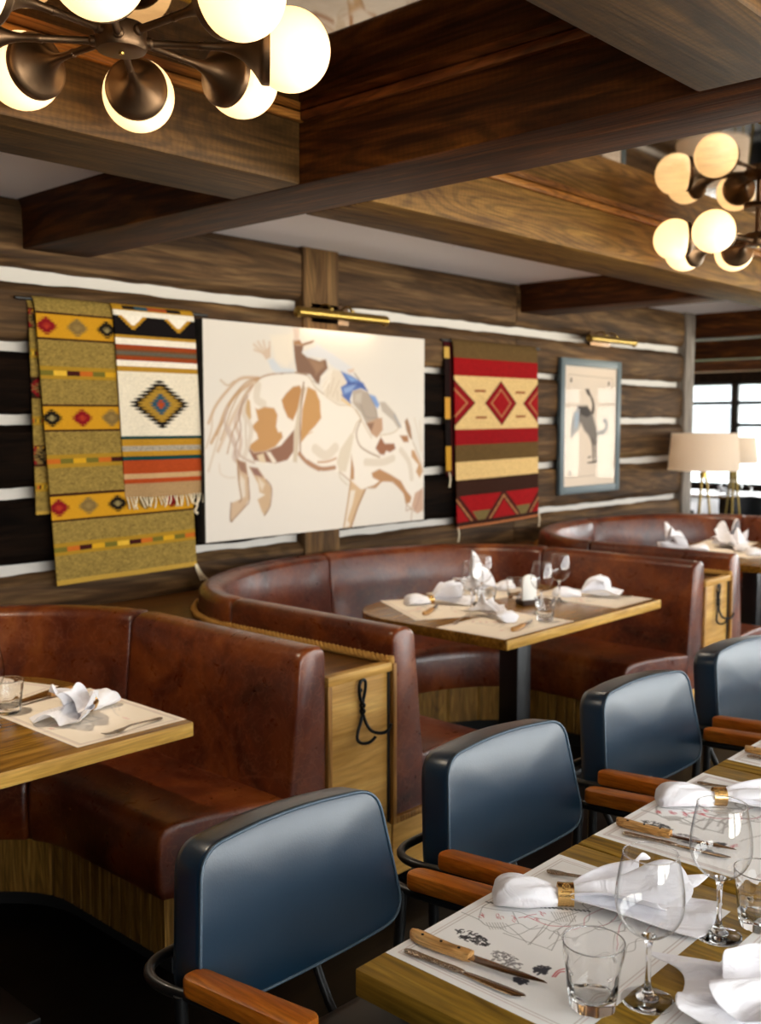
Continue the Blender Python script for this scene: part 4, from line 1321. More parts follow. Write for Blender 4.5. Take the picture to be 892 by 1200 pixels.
# ------------------------------------------------------------------ chandeliers
def chandelier(loc, a0, label):
    t = thing('chandelier', label, 'chandelier', loc, group='globe chandeliers with bronze horns')
    bm = BM(); lathe(bm, [(0, -.026), (.034, -.026), (.047, -.023), (.051, -.016), (.051, .018), (.045, .026), (.018, .032), (0, .032)], 36); finish('hub', bm, M['bronze'], t)
    bm = BM(); lathe(bm, [(0, .03), (.011, .03), (.011, ZC - loc[2] - .012), (.055, ZC - loc[2] - .012), (.058, ZC - loc[2] - .004), (.055, ZC - loc[2] + .0), (0, ZC - loc[2] + .0)], 28); finish('stem', bm, M['bronze'], t)
    bm = BM(); lathe(bm, [(0, -.030), (.005, -.030), (.006, -.026), (0, -.025)], 12); finish('finial', bm, M['brass'], t)
    for k in range(8):
        a = a0 + k * PI / 4; tilt = (-.006 if k % 2 else .006)
        m = Matrix.Rotation(a, 4, 'Z') @ Matrix.Translation((0, 0, tilt)) @ Matrix.Rotation(PI / 2, 4, 'Y')
        bm = BM(); lathe(bm, [(0, .03), (.011, .03), (.011, .058), (.0075, .062), (.0070, .150), (.0085, .152), (.0085, .160), (0, .160)], 14, (0, 0, 0), m); arm = finish('arm', bm, M['bronze'], t)
        bm = BM(); pr = []
        for i in range(22):
            q = i / 21; pr.append((.0075 + .0595 * q ** 3.6, .150 + .124 * q))
        prof = pr + [(.069, .279), (.069, .292), (.0665, .292), (.0655, .279)] + [(x - .0025, z - .001) for x, z in reversed(pr)]
        lathe(bm, prof, 40, (0, 0, 0), m, closed=True); finish('horn', bm, M['bronze'], arm)
        bm = BM(); R = .081; ng = 26
        lathe(bm, [(R * math.sin(PI * i / ng), .333 - R * math.cos(PI * i / ng)) for i in range(ng + 1)], 40, (0, 0, 0), m); finish('lamp_globe', bm, M['globe'], arm)
    return t
chandelier((1.19, 1.79, 2.305), .09, 'globe chandelier with bronze horns hanging over the nearest booth table')
chandelier((4.12, 1.72, 2.285), -1.67 + PI / 4, 'globe chandelier with bronze horns hung farther down the mirrored ceiling')

# ------------------------------------------------------------------ lamps beyond the booths
M['bulb'] = plain('lit_bulb', 'fff4e4', .4, emit='fff0dc', es=16.)
def tripod_lamp(loc, h, r0, r1, sh_h, label, rz=0.):
    t = thing('tripod_lamp', label, 'lamp', loc, rz, group='brass tripod lamps with drum shades')
    z0 = h - sh_h
    bm = BM(); lathe(bm, [(r0, z0), (r1, h), (r1 - .004, h), (r0 - .004, z0)], 48, closed=True); finish('lamp_shade', bm, M['shade'], t)
    bm = BM(); lathe(bm, [(0, z0 - .06), (.03, z0 - .06), (.03, z0 - .02), (.012, z0 - .01), (.012, z0 + .1), (0, z0 + .1)], 20); finish('hub', bm, M['brass'], t)
    bm = BM(); lathe(bm, [(.0, z0 + .1), (.02, z0 + .11), (.032, z0 + .14), (.02, z0 + .17), (0, z0 + .18)], 20); finish('bulb', bm, M['bulb'], t)
    bm = BM()
    for k in range(3):
        a = k * 2 * PI / 3; tube(bm, [(.01 * math.cos(a), .01 * math.sin(a), h - .05), ((r1 - .004) * math.cos(a), (r1 - .004) * math.sin(a), h - .02)], .003, 6)
    tube(bm, [(0, 0, z0 + .1), (0, 0, h - .05)], .005, 6); finish('shade_ring', bm, M['brass'], t)
    for k in range(3):
        a = k * 2 * PI / 3 + .4; bm = BM(); tube(bm, [(.02 * math.cos(a), .02 * math.sin(a), z0 - .04), (.15 * math.cos(a), .15 * math.sin(a), 0)], [.010, .008], 10); finish('leg', bm, M['lamp_brass'], t)
    return t
tripod_lamp((7.50, 3.50, 0), 1.47, .268, .246, .285, 'large drum shade lamp on brass tripod legs by the end post of the log wall', .6)
tripod_lamp((9.66, 4.20, 0), 1.41, .225, .20, .25, 'smaller drum shade lamp half hidden behind the bigger tripod lamp', 1.)
# ------------------------------------------------------------------ tableware makers
def wine_glass(label, loc, group=None):
    t = thing('wine_glass', label, 'wine glass', loc, group=group)
    bm = BM(); pr = [(.006, .092), (.014, .0945), (.026, .102), (.037, .113), (.0445, .128), (.0470, .142), (.0468, .155), (.0450, .172), (.0415, .192), (.0375, .212)]
    sp = smooth_path([(a, b, 0) for a, b in pr], 4)
    lathe(bm, [(p.x, p.y) for p in sp], 56); finish('bowl', bm, M['bowl'], t, 80)
    bm = BM(); tube(bm, [(.0374 * math.cos(a), .0374 * math.sin(a), .212) for a in np.linspace(0, 2 * PI, 56, endpoint=False)], .0009, 6, loop=True); finish('rim', bm, M['glass'], t, 80)
    bm = BM(); lathe(bm, [(0, .098), (.006, .0955), (.0105, .0945), (.006, .088), (.0042, .078), (.0037, .05), (.0042, .03), (.0058, .018), (.010, .0105), (.016, .0075), (.0155, .0045), (.0, .0045)], 32); finish('stem', bm, M['glass'], t, 80)
    bm = BM(); lathe(bm, [(0, .0072), (.014, .0068), (.024, .0042), (.034, .0022), (.0362, .0015), (.0358, .0004), (.030, .0003), (0, .0003)], 48); finish('foot', bm, M['glass'], t, 80)
    return t
def tumbler(label, loc, group=None):
    t = thing('tumbler', label, 'tumbler', loc, group=group)
    bm = BM(); n = 80; rings = []
    def ring(r, z, fl):
        q = []
        for k in range(n):
            a = 2 * PI * k / n; s = (a % (2 * PI / 8)) / (2 * PI / 8) - .5
            rr = r * (1 - fl * (1 - math.cos(PI / 8) / math.cos(s * 2 * PI / 8)) - fl * .5 * max(0, abs(s) - .44))
            q.append((rr * math.cos(a), rr * math.sin(a), z))
        return q
    for r, z, fl in ((.002, .0012, 0), (.031, .0010, .8), (.0335, .003, 1), (.0350, .012, 1), (.0375, .035, 1), (.0395, .058, .9), (.0410, .070, .3), (.0418, .080, 0), (.0425, .093, 0), (.0420, .0940, 0), (.0413, .093, 0), (.0402, .080, 0), (.0388, .066, .2), (.0365, .045, .5), (.0335, .026, .5), (.028, .0185, .2), (.014, .0165, 0), (.002, .0160, 0)):
        rings.append(ring(r, z, fl))
    loft(bm, rings, True, True); finish('body', bm, M['glass'], t, 28)
    bm = BM(); tube(bm, [(.0419 * math.cos(a), .0419 * math.sin(a), .0937) for a in np.linspace(0, 2 * PI, 56, endpoint=False)], .0009, 6, loop=True); finish('rim', bm, M['glass'], t, 80)
    return t
def steak_knife(label, loc, rz, group='steak knives'):
    """along +y, handle end at the origin side"""
    t = thing('steak_knife', label, 'knife', loc, rz, group)
    pr = [(-.002, .006), (.004, .011), (.02, .0135), (.045, .0120), (.075, .0105), (.098, .0115), (.108, .0095)]
    bm = BM(); rings = []
    for y, w in pr:
        xo = .004 * math.sin(y / .108 * PI) - .003 * (1 - y / .108)
        rings.append([(xo + w * math.cos(a) * (1 if abs(math.cos(a)) < .9 else .97), y, .0085 + .0075 * (abs(math.sin(a)) ** .55) * (1 if math.sin(a) > 0 else -1)) for a in np.linspace(0, 2 * PI, 20, endpoint=False)])
    loft(bm, rings, True, True); finish('handle', bm, M['handle'], t, 60)
    for y in (.022, .056, .088):
        bm = BM(); lathe(bm, [(0, 0), (.0024, 0), (.0024, .0012), (0, .0014)], 12, (.002, y, .0158)); finish('rivet', bm, M['iron'], t)
    bm = BM(); prism(bm, [(-.0075, .104), (.0085, .104), (.0095, .125), (.0085, .165), (.004, .20), (-.0045, .232), (-.0075, .225), (-.0095, .19), (-.0085, .14)], .0060, .0078, .0006); finish('blade', bm, M['blade'], t)
    return t
def table_knife(label, loc, rz, group='table knives'):
    t = thing('table_knife', label, 'knife', loc, rz, group)
    bm = BM(); rings = []
    for y, w, h in ((-.002, .003, .002), (.002, .0065, .003), (.012, .0078, .0036), (.03, .0060, .0034), (.06, .0048, .0034), (.085, .0060, .0036), (.098, .0052, .0030), (.104, .004, .0024)):
        rings.append([(w * math.cos(a), y, .0042 + h * math.sin(a)) for a in np.linspace(0, 2 * PI, 14, endpoint=False)])
    loft(bm, rings, True, True); finish('handle', bm, M['ornate'], t, 60)
    bm = BM(); rings = []
    for y, w, xo in ((.101, .0045, 0), (.112, .0062, 0), (.14, .0078, .001), (.17, .0088, .002), (.188, .0085, .002), (.199, .006, .001), (.204, .002, 0)):
        rings.append([(xo + w * math.cos(a), y, .0035 + .0012 * math.sin(a)) for a in np.linspace(0, 2 * PI, 14, endpoint=False)])
    loft(bm, rings, True, True); finish('blade', bm, M['steel'], t, 60)
    return t
def fork(label, loc, rz, group='forks'):
    t = thing('fork', label, 'fork', loc, rz, group)
    bm = BM(); rings = []
    for y, w, h, z in ((-.001, .003, .0015, .004), (.003, .0085, .0022, .004), (.016, .0100, .0024, .004), (.035, .0060, .0024, .005), (.07, .0042, .0024, .008), (.105, .0035, .0024, .010), (.125, .0050, .0020, .008), (.138, .0100, .0016, .006), (.150, .0118, .0014, .0045)):
        rings.append([(w * math.cos(a), y, z + h * math.sin(a)) for a in np.linspace(0, 2 * PI, 14, endpoint=False)])
    loft(bm, rings, True, True); finish('handle', bm, M['ornate'], t, 60)
    for k in range(4):
        x = -.0093 + k * .0062; bm = BM()
        tube(bm, smooth_path([(x, .148, .0045), (x, .165, .0036), (x, .182, .0048), (x * .95, .197, .0095)], 4), [.0017] * 10 + [.0014, .0012, .0007], 6, flat=.7); finish('tine', bm, M['steel'], t, 60)
    return t
M['handle'] = wood('knife_handle_wood', 'b07a3e', 'd29c5c', 'e6ba7c', 'Y', 5., .4, .05)

def napkin(label, loc, rz, seed, L1=.13, L2=.24, wid=.10, lift=.035, lobe=.036, mat='linen', group=None, cat='napkin'):
    t = thing('napkin', label, cat, loc, rz, group)
    nz = lambda *a: noise.noise(Vector(a) + Vector((seed * 3.7, seed * 1.3, seed)))
    # the gathered end
    bm = BM(); rings = []; n = 40; m = 26
    for i in range(m + 1):
        q = i / m; x = -L1 * (1 - q)
        env = (math.sin(min(q * 1.0, 1) ** .55 * PI * .93 + .04)) ** .7
        ry = .012 + (lobe - .012) * env if q < .8 else .012 + (lobe - .012) * (math.sin(.8 ** .55 * PI * .93 + .04) ** .7) * (1 - q) / .2
        ry = max(ry, .012); rz_ = .008 + .016 * env
        row = []
        for k in range(n):
            a = 2 * PI * k / n
            cr = 1 + .22 * nz(x * 14, math.cos(a) * 1.6, math.sin(a) * 1.6) + .08 * math.sin(5 * a + 9 * x * 10) * (1 - env * .5)
            y = ry * math.cos(a) * cr; z = rz_ * math.sin(a) * cr
            row.append((x + .006 * nz(a, x * 20, 2), y + .01 * (1 - q) * nz(q * 2, 5, 1), max(.0015, rz_ * .95 + z)))
        rings.append(row)
    loft(bm, rings, True, True)
    finish('gathered_end', bm, M[mat], t, 70)
    # the open fan: a lower and an upper leaf
    for leaf in range(2):
        bm = BM(); nu, nv = 34, 46; g = []
        for i in range(nu + 1):
            s = i / nu; row = []
            for j in range(nv + 1):
                v = -1 + 2 * j / nv
                end = L2 * (1 - .22 * leaf) * (1 + .22 * nz(v * 1.7, leaf * 4, 3) - .18 * abs(v) ** 1.5 * (1 if leaf else .2) + .10 * math.cos(v * 4 + seed))
                w_ = .011 + (wid * (1 - .18 * leaf) - .011) * s ** .85
                pl = math.sin(v * (5.2 + leaf * 1.2) + seed + s * 1.3) * .5 + .5
                fold = nz(v * 2.2, s * 1.6 + leaf * 5, 7)
                z = .016 * (1 - s) + .003 + s ** .7 * (1 - .35 * s) * lift * (pl * (.55 + .5 * leaf) + leaf * .45) + s * lift * .8 * max(fold, 0) * (.5 + leaf)
                y = w_ * v + s * .018 * nz(v * 3, s * 2, 9) + leaf * .02 * s
                x = s * end
                row.append((x, y, max(z, .0022 + leaf * .004)))
            g.append(row)
        loft(bm, g, False, False)
        o = finish('leaf', bm, M[mat], t, 80)
        md = o.modifiers.new('thickness', 'SOLIDIFY'); md.thickness = .0016; md.offset = 0
        md = o.modifiers.new('smooth', 'SUBSURF'); md.levels = 1; md.render_levels = 1
    return t
def ring(label, loc, rz, group='napkin rings', r=.0185):
    t = thing('napkin_ring', label, 'napkin ring', loc, rz, group)
    m = Matrix.Translation((0, 0, r + .0012)) @ Matrix.Rotation(PI / 2, 4, 'Y')
    bm = BM(); lathe(bm, [(r, -.0135), (r + .0012, -.0130), (r + .0006, 0), (r + .0012, .0130), (r, .0135), (r - .0008, .013), (r - .0012, 0), (r - .0008, -.013)], 40, (0, 0, 0), m, closed=True); finish('band', bm, M['gold'], t, 50)
    # raised crest on top: a round seal over two bars
    bm = BM()
    for (cx, cy, rr) in ((.0, .0, .0058),):
        tube(bm, [(cx + rr * math.cos(a), cy + rr * math.sin(a), 0) for a in np.linspace(0, 2 * PI, 20, endpoint=False)], .0009, 6, loop=True)
        for k in range(4): tube(bm, [(-.004 + k * .0026, -.003, 0), (-.003 + k * .0026, .003, 0)], .0008, 5)
    for y in (-.0085, -.0105): tube(bm, [(-.009, y, 0), (.009, y, 0)], .0008, 5)
    for v in bm.verts:      # wrap round the band
        a = v.co.y / (r + .001); v.co = Vector((v.co.x, math.sin(a) * (r + .0012 + v.co.z), r + .0012 + math.cos(a) * (r + .0012 + v.co.z)))
    bmesh.ops.rotate(bm, verts=bm.verts[:], cent=(0, 0, r + .0012), matrix=Matrix.Rotation(.45, 3, 'X'))
    finish('crest', bm, M['ring'], t, 50)
    return t

def mat_sheet(step, base, op=.9):
    w, h = .48, .33
    s = Sheet(w, h, step, base); k = step / .0012
    lw = max(.0012, step * .9)
    for d, c in ((.014, 'c8b0a8'), (.020, 'b8a8a0')):
        s.stroke([(d, d), (w - d, d)], lw, c, step); s.stroke([(d, h - d), (w - d, h - d)], lw, c, step)
        s.stroke([(d, d), (d, h - d)], lw, c, step); s.stroke([(w - d, d), (w - d, h - d)], lw, c, step)
    cs = {'g': '8a8680', 'r': 'c4505a', 'k': '2c2a2e', 'e': '7c7878', 'b': '33333c', 't': '45413f', 'h': 'a8a49e'}
    for ln in MATMAP.strip().splitlines():
        c, wd, *v = ln.split()
        if op < .6 and c in 'kebt': continue
        v = np.array([float(x) for x in v]).reshape(-1, 2) / 1000
        s.stroke(v, max(float(wd) * .00125, step), cs[c], step * 1.1, op)
    rr = random.Random(4)
    for i in range(16):     # more of the map's roads
        x, y = rr.uniform(.16, .36), rr.uniform(.06, .22); p = [(x, y)]
        for j in range(4): x += rr.uniform(.01, .035); y += rr.uniform(-.02, .02); p.append((x, y))
        s.stroke(p, lw, rr.choice(['96928c', '96928c', 'a8a49e', 'c88088']), step, op)
    return s
MATW, MATH = .48, .33
_mat_cache = {}
def placemat(label, loc, rz, step, base='f6f5f3', group='map placemats', curl=0.):
    key = (step, base)
    o = None
    if key in _mat_cache:
        o = _mat_cache[key].copy(); C.objects.link(o)
    else:
        s = mat_sheet(step, base, .9 if base == 'f6f5f3' else .45)
        o = s.build('placemat', lambda U, V: (U - MATW / 2, V - MATH / 2, np.full_like(U, .0006)), M['paper'])
        _mat_cache[key] = o
    o.location = loc; o.rotation_euler = (0, 0, rz)
    return tag(o, label, 'placemat', group)

# ------------------------------------------------------------------ the long table in front
TZ = .75
def long_table(x0, x1, label):
    t = thing('dining_table', label, 'table', ((x0 + x1) / 2, .55, 0), group='tables pushed into a row')
    L = (x1 - x0) / 2
    bm = BM(); box(bm, -L, L, -.45, .45, TZ - .042, TZ, .003)
    finish('tabletop', bm, M['table'], t)
    bm = BM(); box(bm, -.045, .045, -.045, .045, .02, TZ - .06, .004); finish('pedestal', bm, M['black_metal'], t)
    bm = BM(); box(bm, -.22, .22, -.28, .28, 0, .02, .004); finish('base_plate', bm, M['black_metal'], t)
    bm = BM(); box(bm, -.2, .2, -.3, .3, TZ - .062, TZ - .041, .003); finish('top_plate', bm, M['black_metal'], t)
    return t
lt = ['near end table of the long row, holding the first two place settings and tumbler',
      'second table of the long row, beside the second blue-black chair',
      'third table of the long row, partly cut off by the picture edge',
      'fourth table of the long row, almost out of the picture']
for i in range(4): long_table(1.032 + .612 * i, 1.032 + .612 * i + .608, lt[i])

placemat('map placemat at the near end with wooden steak knife and bow napkin', (1.335, .832, TZ), 0, .0012)
placemat('map placemat across from the first, under the unringed napkin corner', (1.325, .447, TZ), PI, .0012)
placemat('map placemat of the second setting, behind the taller wine glass', (1.938, .832, TZ), 0, .003)
placemat('map placemat across from the second setting, at the picture edge', (1.935, .447, TZ), PI, .003)
placemat('map placemat of the third setting, by the third chair', (2.545, .832, TZ), 0, .003)
placemat('map placemat of the fourth setting, by the farthest chair', (3.155, .832, TZ), 0, .003)

TT = TZ + .0014
steak_knife('wooden handled steak knife on the nearest placemat', (1.150, .992, TT), PI + .10)
table_knife('patterned table knife beside the nearest steak knife', (1.114, .972, TT), PI + .10)
steak_knife('wooden handled steak knife on the second placemat', (1.768, .985, TT), PI + .12)
table_knife('patterned table knife beside the second steak knife', (1.735, .952, TT), PI + .16)
steak_knife('wooden handled steak knife on the third placemat', (2.385, .985, TT), PI + .10)
table_knife('patterned table knife on the third placemat', (2.350, .965, TT), PI + .10)
fork('patterned fork under the nearest bow napkin', (1.492, .968, TT), PI + .22)
fork('patterned fork on the second placemat beside its napkin', (2.098, .972, TT), PI + .1)
fork('fork whose tines show at the bottom edge, on the placemat across', (1.235, .41, TT), -.25)

napkin('white bow napkin pulled through the gold ring on the nearest placemat', (1.405, .880, TT), math.radians(-53), 1.2, L1=.115, L2=.226, wid=.105, lift=.045, group='white linen napkins')
ring('gold crested ring round the nearest bow napkin', (1.407, .877, TT), math.radians(-53))
napkin('white bow napkin in a gold ring on the second placemat', (2.005, .885, TT), math.radians(-50), 3.4, L1=.125, L2=.22, wid=.10, lift=.04, group='white linen napkins')
ring('gold ring round the napkin of the second placemat', (2.007, .882, TT), math.radians(-50))
napkin('white napkin fanned out on the placemat across the table, cut by the picture edge', (1.405, .445, TT), math.radians(131), 5.1, L1=.12, L2=.215, wid=.105, lift=.055, group='white linen napkins')
napkin('white bow napkin on the third placemat', (2.62, .885, TT), math.radians(-50), 2.4, group='white linen napkins')

wg0 = wine_glass('clear wine glass standing nearest, in front of the bow napkin', (1.246, .642, TZ), 'wine glasses')
wg1 = dup(wg0, 'clear wine glass beside the tall tumbler, second along the long table', (1.486, .648, TZ))
tb0 = tumbler('faceted clear tumbler at the bottom, on the nearest placemat', (1.181, .690, TZ + .001), 'tumblers')
tb1 = dup(tb0, 'faceted clear tumbler at the picture edge beside the second wine glass', (1.560, .612, TZ), .3)

# ------------------------------------------------------------------ armchairs
def make_chair(label, loc, rz):
    t = thing('armchair', label, 'chair', loc, rz, group='blue-black leather armchairs')
    # padded back
    ol = round_poly([(-.245, .004), (-.13, -.014), (0, -.020), (.13, -.014), (.245, .004), (.208, .262), (0, .274), (-.208, .262)], [.060, .1, .1, .1, .060, .048, .2, .048], 7)
    n = len(ol); rec = math.radians(8)
    def P3(x, z, d):     # d: depth, + towards the sitter
        z2 = z * math.cos(rec) + d * math.sin(rec); y2 = z * math.sin(rec) - d * math.cos(rec) - .020 * (x / .24) ** 2
        return (x - .008, .212 + y2, .588 + z2)
    cz = .127
    def rg(s, d, bul=0): return [P3(x * s, cz + (z - cz) * s, d + bul) for x, z in ol]
    bm = BM(); rings = [rg(.05, -.046), rg(.5, -.046), rg(.93, -.045), rg(.985, -.038), rg(1.0, -.022), rg(1.0, .028), rg(.992, .036), rg(.975, .0385), rg(.955, .0395), rg(.9, .0415), rg(.75, .0455), rg(.5, .049), rg(.25, .0505), rg(.03, .051)]
    loft(bm, rings, True, True)
    for f in bm.faces:
        c = f.calc_center_median()
    finish('backrest', bm, M['blue'], t, 60)
    bm = BM(); tube(bm, rg(.984, .0385), .0030, 8, loop=True); finish('piping', bm, M['piping'], t, 80)
    # seat
    so = round_poly([(-.235, -.25), (.235, -.25), (.215, .19), (-.215, .19)], .06, 6)
    bm = BM()
    loft(bm, [[(x * s, y * s - .0, z) for x, y in so] for s, z in ((.2, .395), (.95, .395), (.99, .405), (1., .425), (1., .445), (.985, .458), (.95, .466), (.8, .474), (.4, .478), (.05, .479))], True, True)
    finish('seat', bm, M['black_leather'], t, 60)
    # arms
    for s in (-1, 1):
        bm = BM(); out = round_poly([(s * .262 - .026, -.085), (s * .262 + .028, -.085), (s * .262 + .024, .175), (s * .262 - .022, .175)], .0235, 7)
        T_ = BM(); prism(T_, out, 0, .034, .006)
        for v in T_.verts: v.co.z += .648 - .05 * v.co.y; v.co.x += .016 - .11 * (v.co.y - .1)
        add(bm, T_); finish('armrest', bm, M['armwood'], t, 40)
    bm = BM()
    pts = [(-.236, -.04, .641), (-.250, .15, .630), (-.268, .22, .630), (-.266, .27, .630), (-.240, .302, .632), (-.18, .312, .634), (0, .315, .636), (.18, .312, .634), (.240, .302, .632), (.266, .27, .630), (.268, .22, .630), (.266, .15, .630), (.284, -.04, .641)]
    tube(bm, smooth_path(pts, 5), .0095, 10); finish('back_tube', bm, M['black_metal'], t, 60)
    for s in (-1, 1):
        bm = BM(); tube(bm, smooth_path([(s * .262 + .025, -.05, .64), (s * .258, -.12, .45), (s * .256, -.17, .2), (s * .255, -.20, 0)], 5), .0115, 10); finish('leg', bm, M['black_metal'], t, 60)
        bm = BM(); tube(bm, smooth_path([(s * .262, .19, .63), (s * .252, .20, .42), (s * .248, .24, .2), (s * .245, .29, 0)], 5), .0115, 10); finish('leg', bm, M['black_metal'], t, 60)
    bm = BM(); box(bm, -.25, .25, -.15, -.12, .37, .396, .003); box(bm, -.248, .248, .15, .18, .37, .396, .003)
    for s in (-1, 1): box(bm, min(s * .262, s * .236), max(s * .262, s * .236), -.15, .2, .372, .396, .003)
    finish('seat_frame', bm, M['black_metal'], t)
    for s in (-.1, .1):
        bm = BM(); tube(bm, smooth_path([(s, .16, .38), (s, .23, .45), (s, .308, .60), (s, .315, .74)], 4), .009, 8); finish('back_support', bm, M['black_metal'], t, 60)
    return t
CH = [(1.195, 1.105, -.03), (1.825, 1.095, -.05), (2.475, 1.105, -.07), (3.125, 1.10, -.07)]
cl = ['blue-black leather armchair nearest, at the end of the long table',
      'blue-black leather armchair second along, behind the bow napkin setting',
      'blue-black leather armchair third along, in front of the laid booth',
      'blue-black leather armchair farthest, cut by the picture edge']
c0 = make_chair(cl[0], (*CH[0][:2], 0), CH[0][2])
for l, (x, y, a) in zip(cl[1:], CH[1:]): dup(c0, l, (x, y, 0), a)

# ------------------------------------------------------------------ booth tables and their settings
def booth_table(x, y, label):
    t = thing('booth_table', label, 'table', (x, y, 0), group='oak booth tables')
    hw, d = .60, .90
    pts = round_poly([(-hw, 0), (hw, 0), (hw, d), (-hw, d)], [.012, .012, .34, .34], 10)
    bm = BM(); prism(bm, pts, TZ - .040, TZ, .003); finish('tabletop', bm, M['booth_table'], t, 40)
    bm = BM(); box(bm, -hw + .004, hw - .004, -.0022, .004, TZ - .0385, TZ - .0015, .001); finish('front_edge', bm, M['table_edge'], t)
    bm = BM(); box(bm, -.05, .05, .33, .43, .02, TZ - .06, .004); finish('pedestal', bm, M['black_metal'], t)
    bm = BM(); box(bm, -.22, .22, .16, .60, 0, .02, .004); finish('base_plate', bm, M['black_metal'], t)
    bm = BM(); box(bm, -.22, .22, .16, .6, TZ - .062, TZ - .039, .003); finish('top_plate', bm, M['black_metal'], t)
    return t
booth_table(1.035, 2.185, 'oak booth table cut by the picture edge, with one napkin and a fork')
booth_table(3.64, 2.165, 'oak booth table under the horse canvas, crowded with glasses and napkins')
booth_table(6.19, 2.165, 'oak booth table in the farthest booth, heaped with white napkins')
BB = 'f2e6d4'
TB = TZ + .0014
# first booth
placemat('placemat at the corner of the cropped booth table, under the bunched napkin', (1.468, 2.455, TZ), PI / 2, .003, BB, 'booth placemats')
placemat('placemat behind the tumbler on the cropped booth table', (1.30, 2.86, TZ), .35, .003, BB, 'booth placemats')
napkin('white bunched napkin on the cropped booth table', (1.500, 2.475, TB), math.radians(205), 7.7, L1=.095, L2=.17, wid=.10, lift=.085, lobe=.045, group='booth napkins')
ring('gold ring round the bunched napkin on the cropped booth table', (1.500, 2.475, TB), math.radians(205), 'booth napkin rings')
fork('fork on the placemat corner of the cropped booth table', (1.585, 2.262, TB), math.radians(97), 'booth forks')
steak_knife('steak knife beyond the bunched napkin, pointing to the tumbler', (1.60, 2.70, TB), math.radians(98), 'booth knives')
dup(tb0, 'tumbler on the cropped booth table at the picture edge', (1.338, 2.63, TZ), .2, 'booth tumblers')
dup(wg0, 'wine glass sliced by the picture edge on the cropped booth table', (1.235, 2.545, TZ), 0, 'booth wine glasses')
# second booth
placemat('placemat nearest on the laid booth table, with steak knife and small napkin', (3.29, 2.345, TZ), .0, .003, BB, 'booth placemats')
placemat('placemat at the rounded corner of the laid booth table', (3.37, 2.79, TZ), 1.05, .003, BB, 'booth placemats')
placemat('placemat at the back of the laid booth table', (3.86, 2.87, TZ), -.08, .003, BB, 'booth placemats')
placemat('placemat along the far side edge of the laid booth table', (4.06, 2.44, TZ), PI / 2, .003, BB, 'booth placemats')
napkin('white napkin on the rounded corner placemat of the laid booth', (3.44, 2.86, TB), math.radians(-35), 2.2, .12, .17, .10, .09, .05, group='booth napkins')
ring('gold ring on the rounded corner napkin of the laid booth', (3.44, 2.86, TB), math.radians(-35), 'booth napkin rings')
napkin('white crumpled napkin near the front of the laid booth table', (3.36, 2.42, TB), math.radians(60), 9.1, .085, .14, .085, .055, .045, group='booth napkins')
napkin('white puffed napkin behind the glasses of the laid booth', (3.92, 2.86, TB), math.radians(150), 4.3, .10, .16, .11, .12, .05, group='booth napkins')
napkin('white napkin with one raised corner on the far side of the laid booth', (4.05, 2.47, TB), math.radians(-50), 6.4, .13, .17, .09, .08, .042, group='booth napkins')
steak_knife('steak knife on the nearest placemat of the laid booth', (3.185, 2.235, TB), math.radians(-75), 'booth knives')
steak_knife('steak knife on the rounded corner placemat of the laid booth', (3.21, 2.70, TB), math.radians(-65), 'booth knives')
fork('fork on the nearest placemat of the laid booth', (3.14, 2.49, TB), math.radians(-70), 'booth forks')
fork('fork at the far side placemat of the laid booth', (4.20, 2.29, TB), math.radians(30), 'booth forks')
for l, x, y in (('wine glass of the touching pair, nearer one, laid booth', 3.425, 2.62), ('wine glass of the touching pair, farther one, laid booth', 3.60, 2.70), ('wine glass in front of the white card holder, laid booth', 3.60, 2.385), ('wine glass beside the white card holder, laid booth', 3.87, 2.47)):
    dup(wg0, l, (x, y, TZ), 0, 'booth wine glasses')
for l, x, y in (('tumbler in front of the pair of wine glasses, laid booth', 3.50, 2.60), ('tumbler at the front edge of the laid booth table', 3.46, 2.275), ('tumbler behind the white card holder, laid booth', 3.80, 2.66), ('tumbler beside the rounded corner napkin, laid booth', 3.61, 2.79)):
    dup(tb0, l, (x, y, TZ), .4, 'booth tumblers')
t = thing('card_holder', 'white rounded card standing in a dark block amid the glasses', 'card holder', (3.72, 2.53, TZ), -.4)
bm = BM(); box(bm, -.05, .05, -.035, .035, 0, .022, .004); finish('block', bm, wood('dark_block_wood', '2a1a0c', '3c2614', '54381e', 'X', 3.), t)
bm = BM(); T_ = BM(); prism(T_, round_poly([(-.036, .0), (.036, .0), (.036, .115), (-.036, .115)], [.002, .002, .034, .034], 8), -.006, .006, .002)
add(bm, T_, 0, Matrix.Translation((0, 0, .018)) @ Matrix.Rotation(PI / 2, 4, 'X')); finish('card', bm, M['wax'], t)
# third booth: the heap
placemat('placemat under the heap of napkins in the farthest booth', (6.12, 2.62, TZ), 1.2, .003, BB, 'booth placemats')
placemat('placemat at the back of the farthest booth table', (6.45, 2.85, TZ), .2, .003, BB, 'booth placemats')
for l, x, y, a, sd in (('white napkin at the start of the heap, farthest booth', 5.97, 2.87, 120, 1.5), ('white napkin in the middle of the heap, farthest booth', 6.22, 2.66, 40, 3.9), ('white napkin at the back of the heap, farthest booth', 6.48, 2.82, 200, 5.6), ('white napkin hanging to the table front, farthest booth', 6.08, 2.42, -60, 8.2)):
    napkin(l, (x, y, TB), math.radians(a), sd, .12, .19, .12, .13, .055, group='booth napkins')
dup(wg0, 'wine glass on the farthest booth table', (6.52, 2.44, TZ), 0, 'booth wine glasses')
dup(tb0, 'tumbler on the farthest booth table', (6.42, 2.31, TZ), .1, 'booth tumblers')

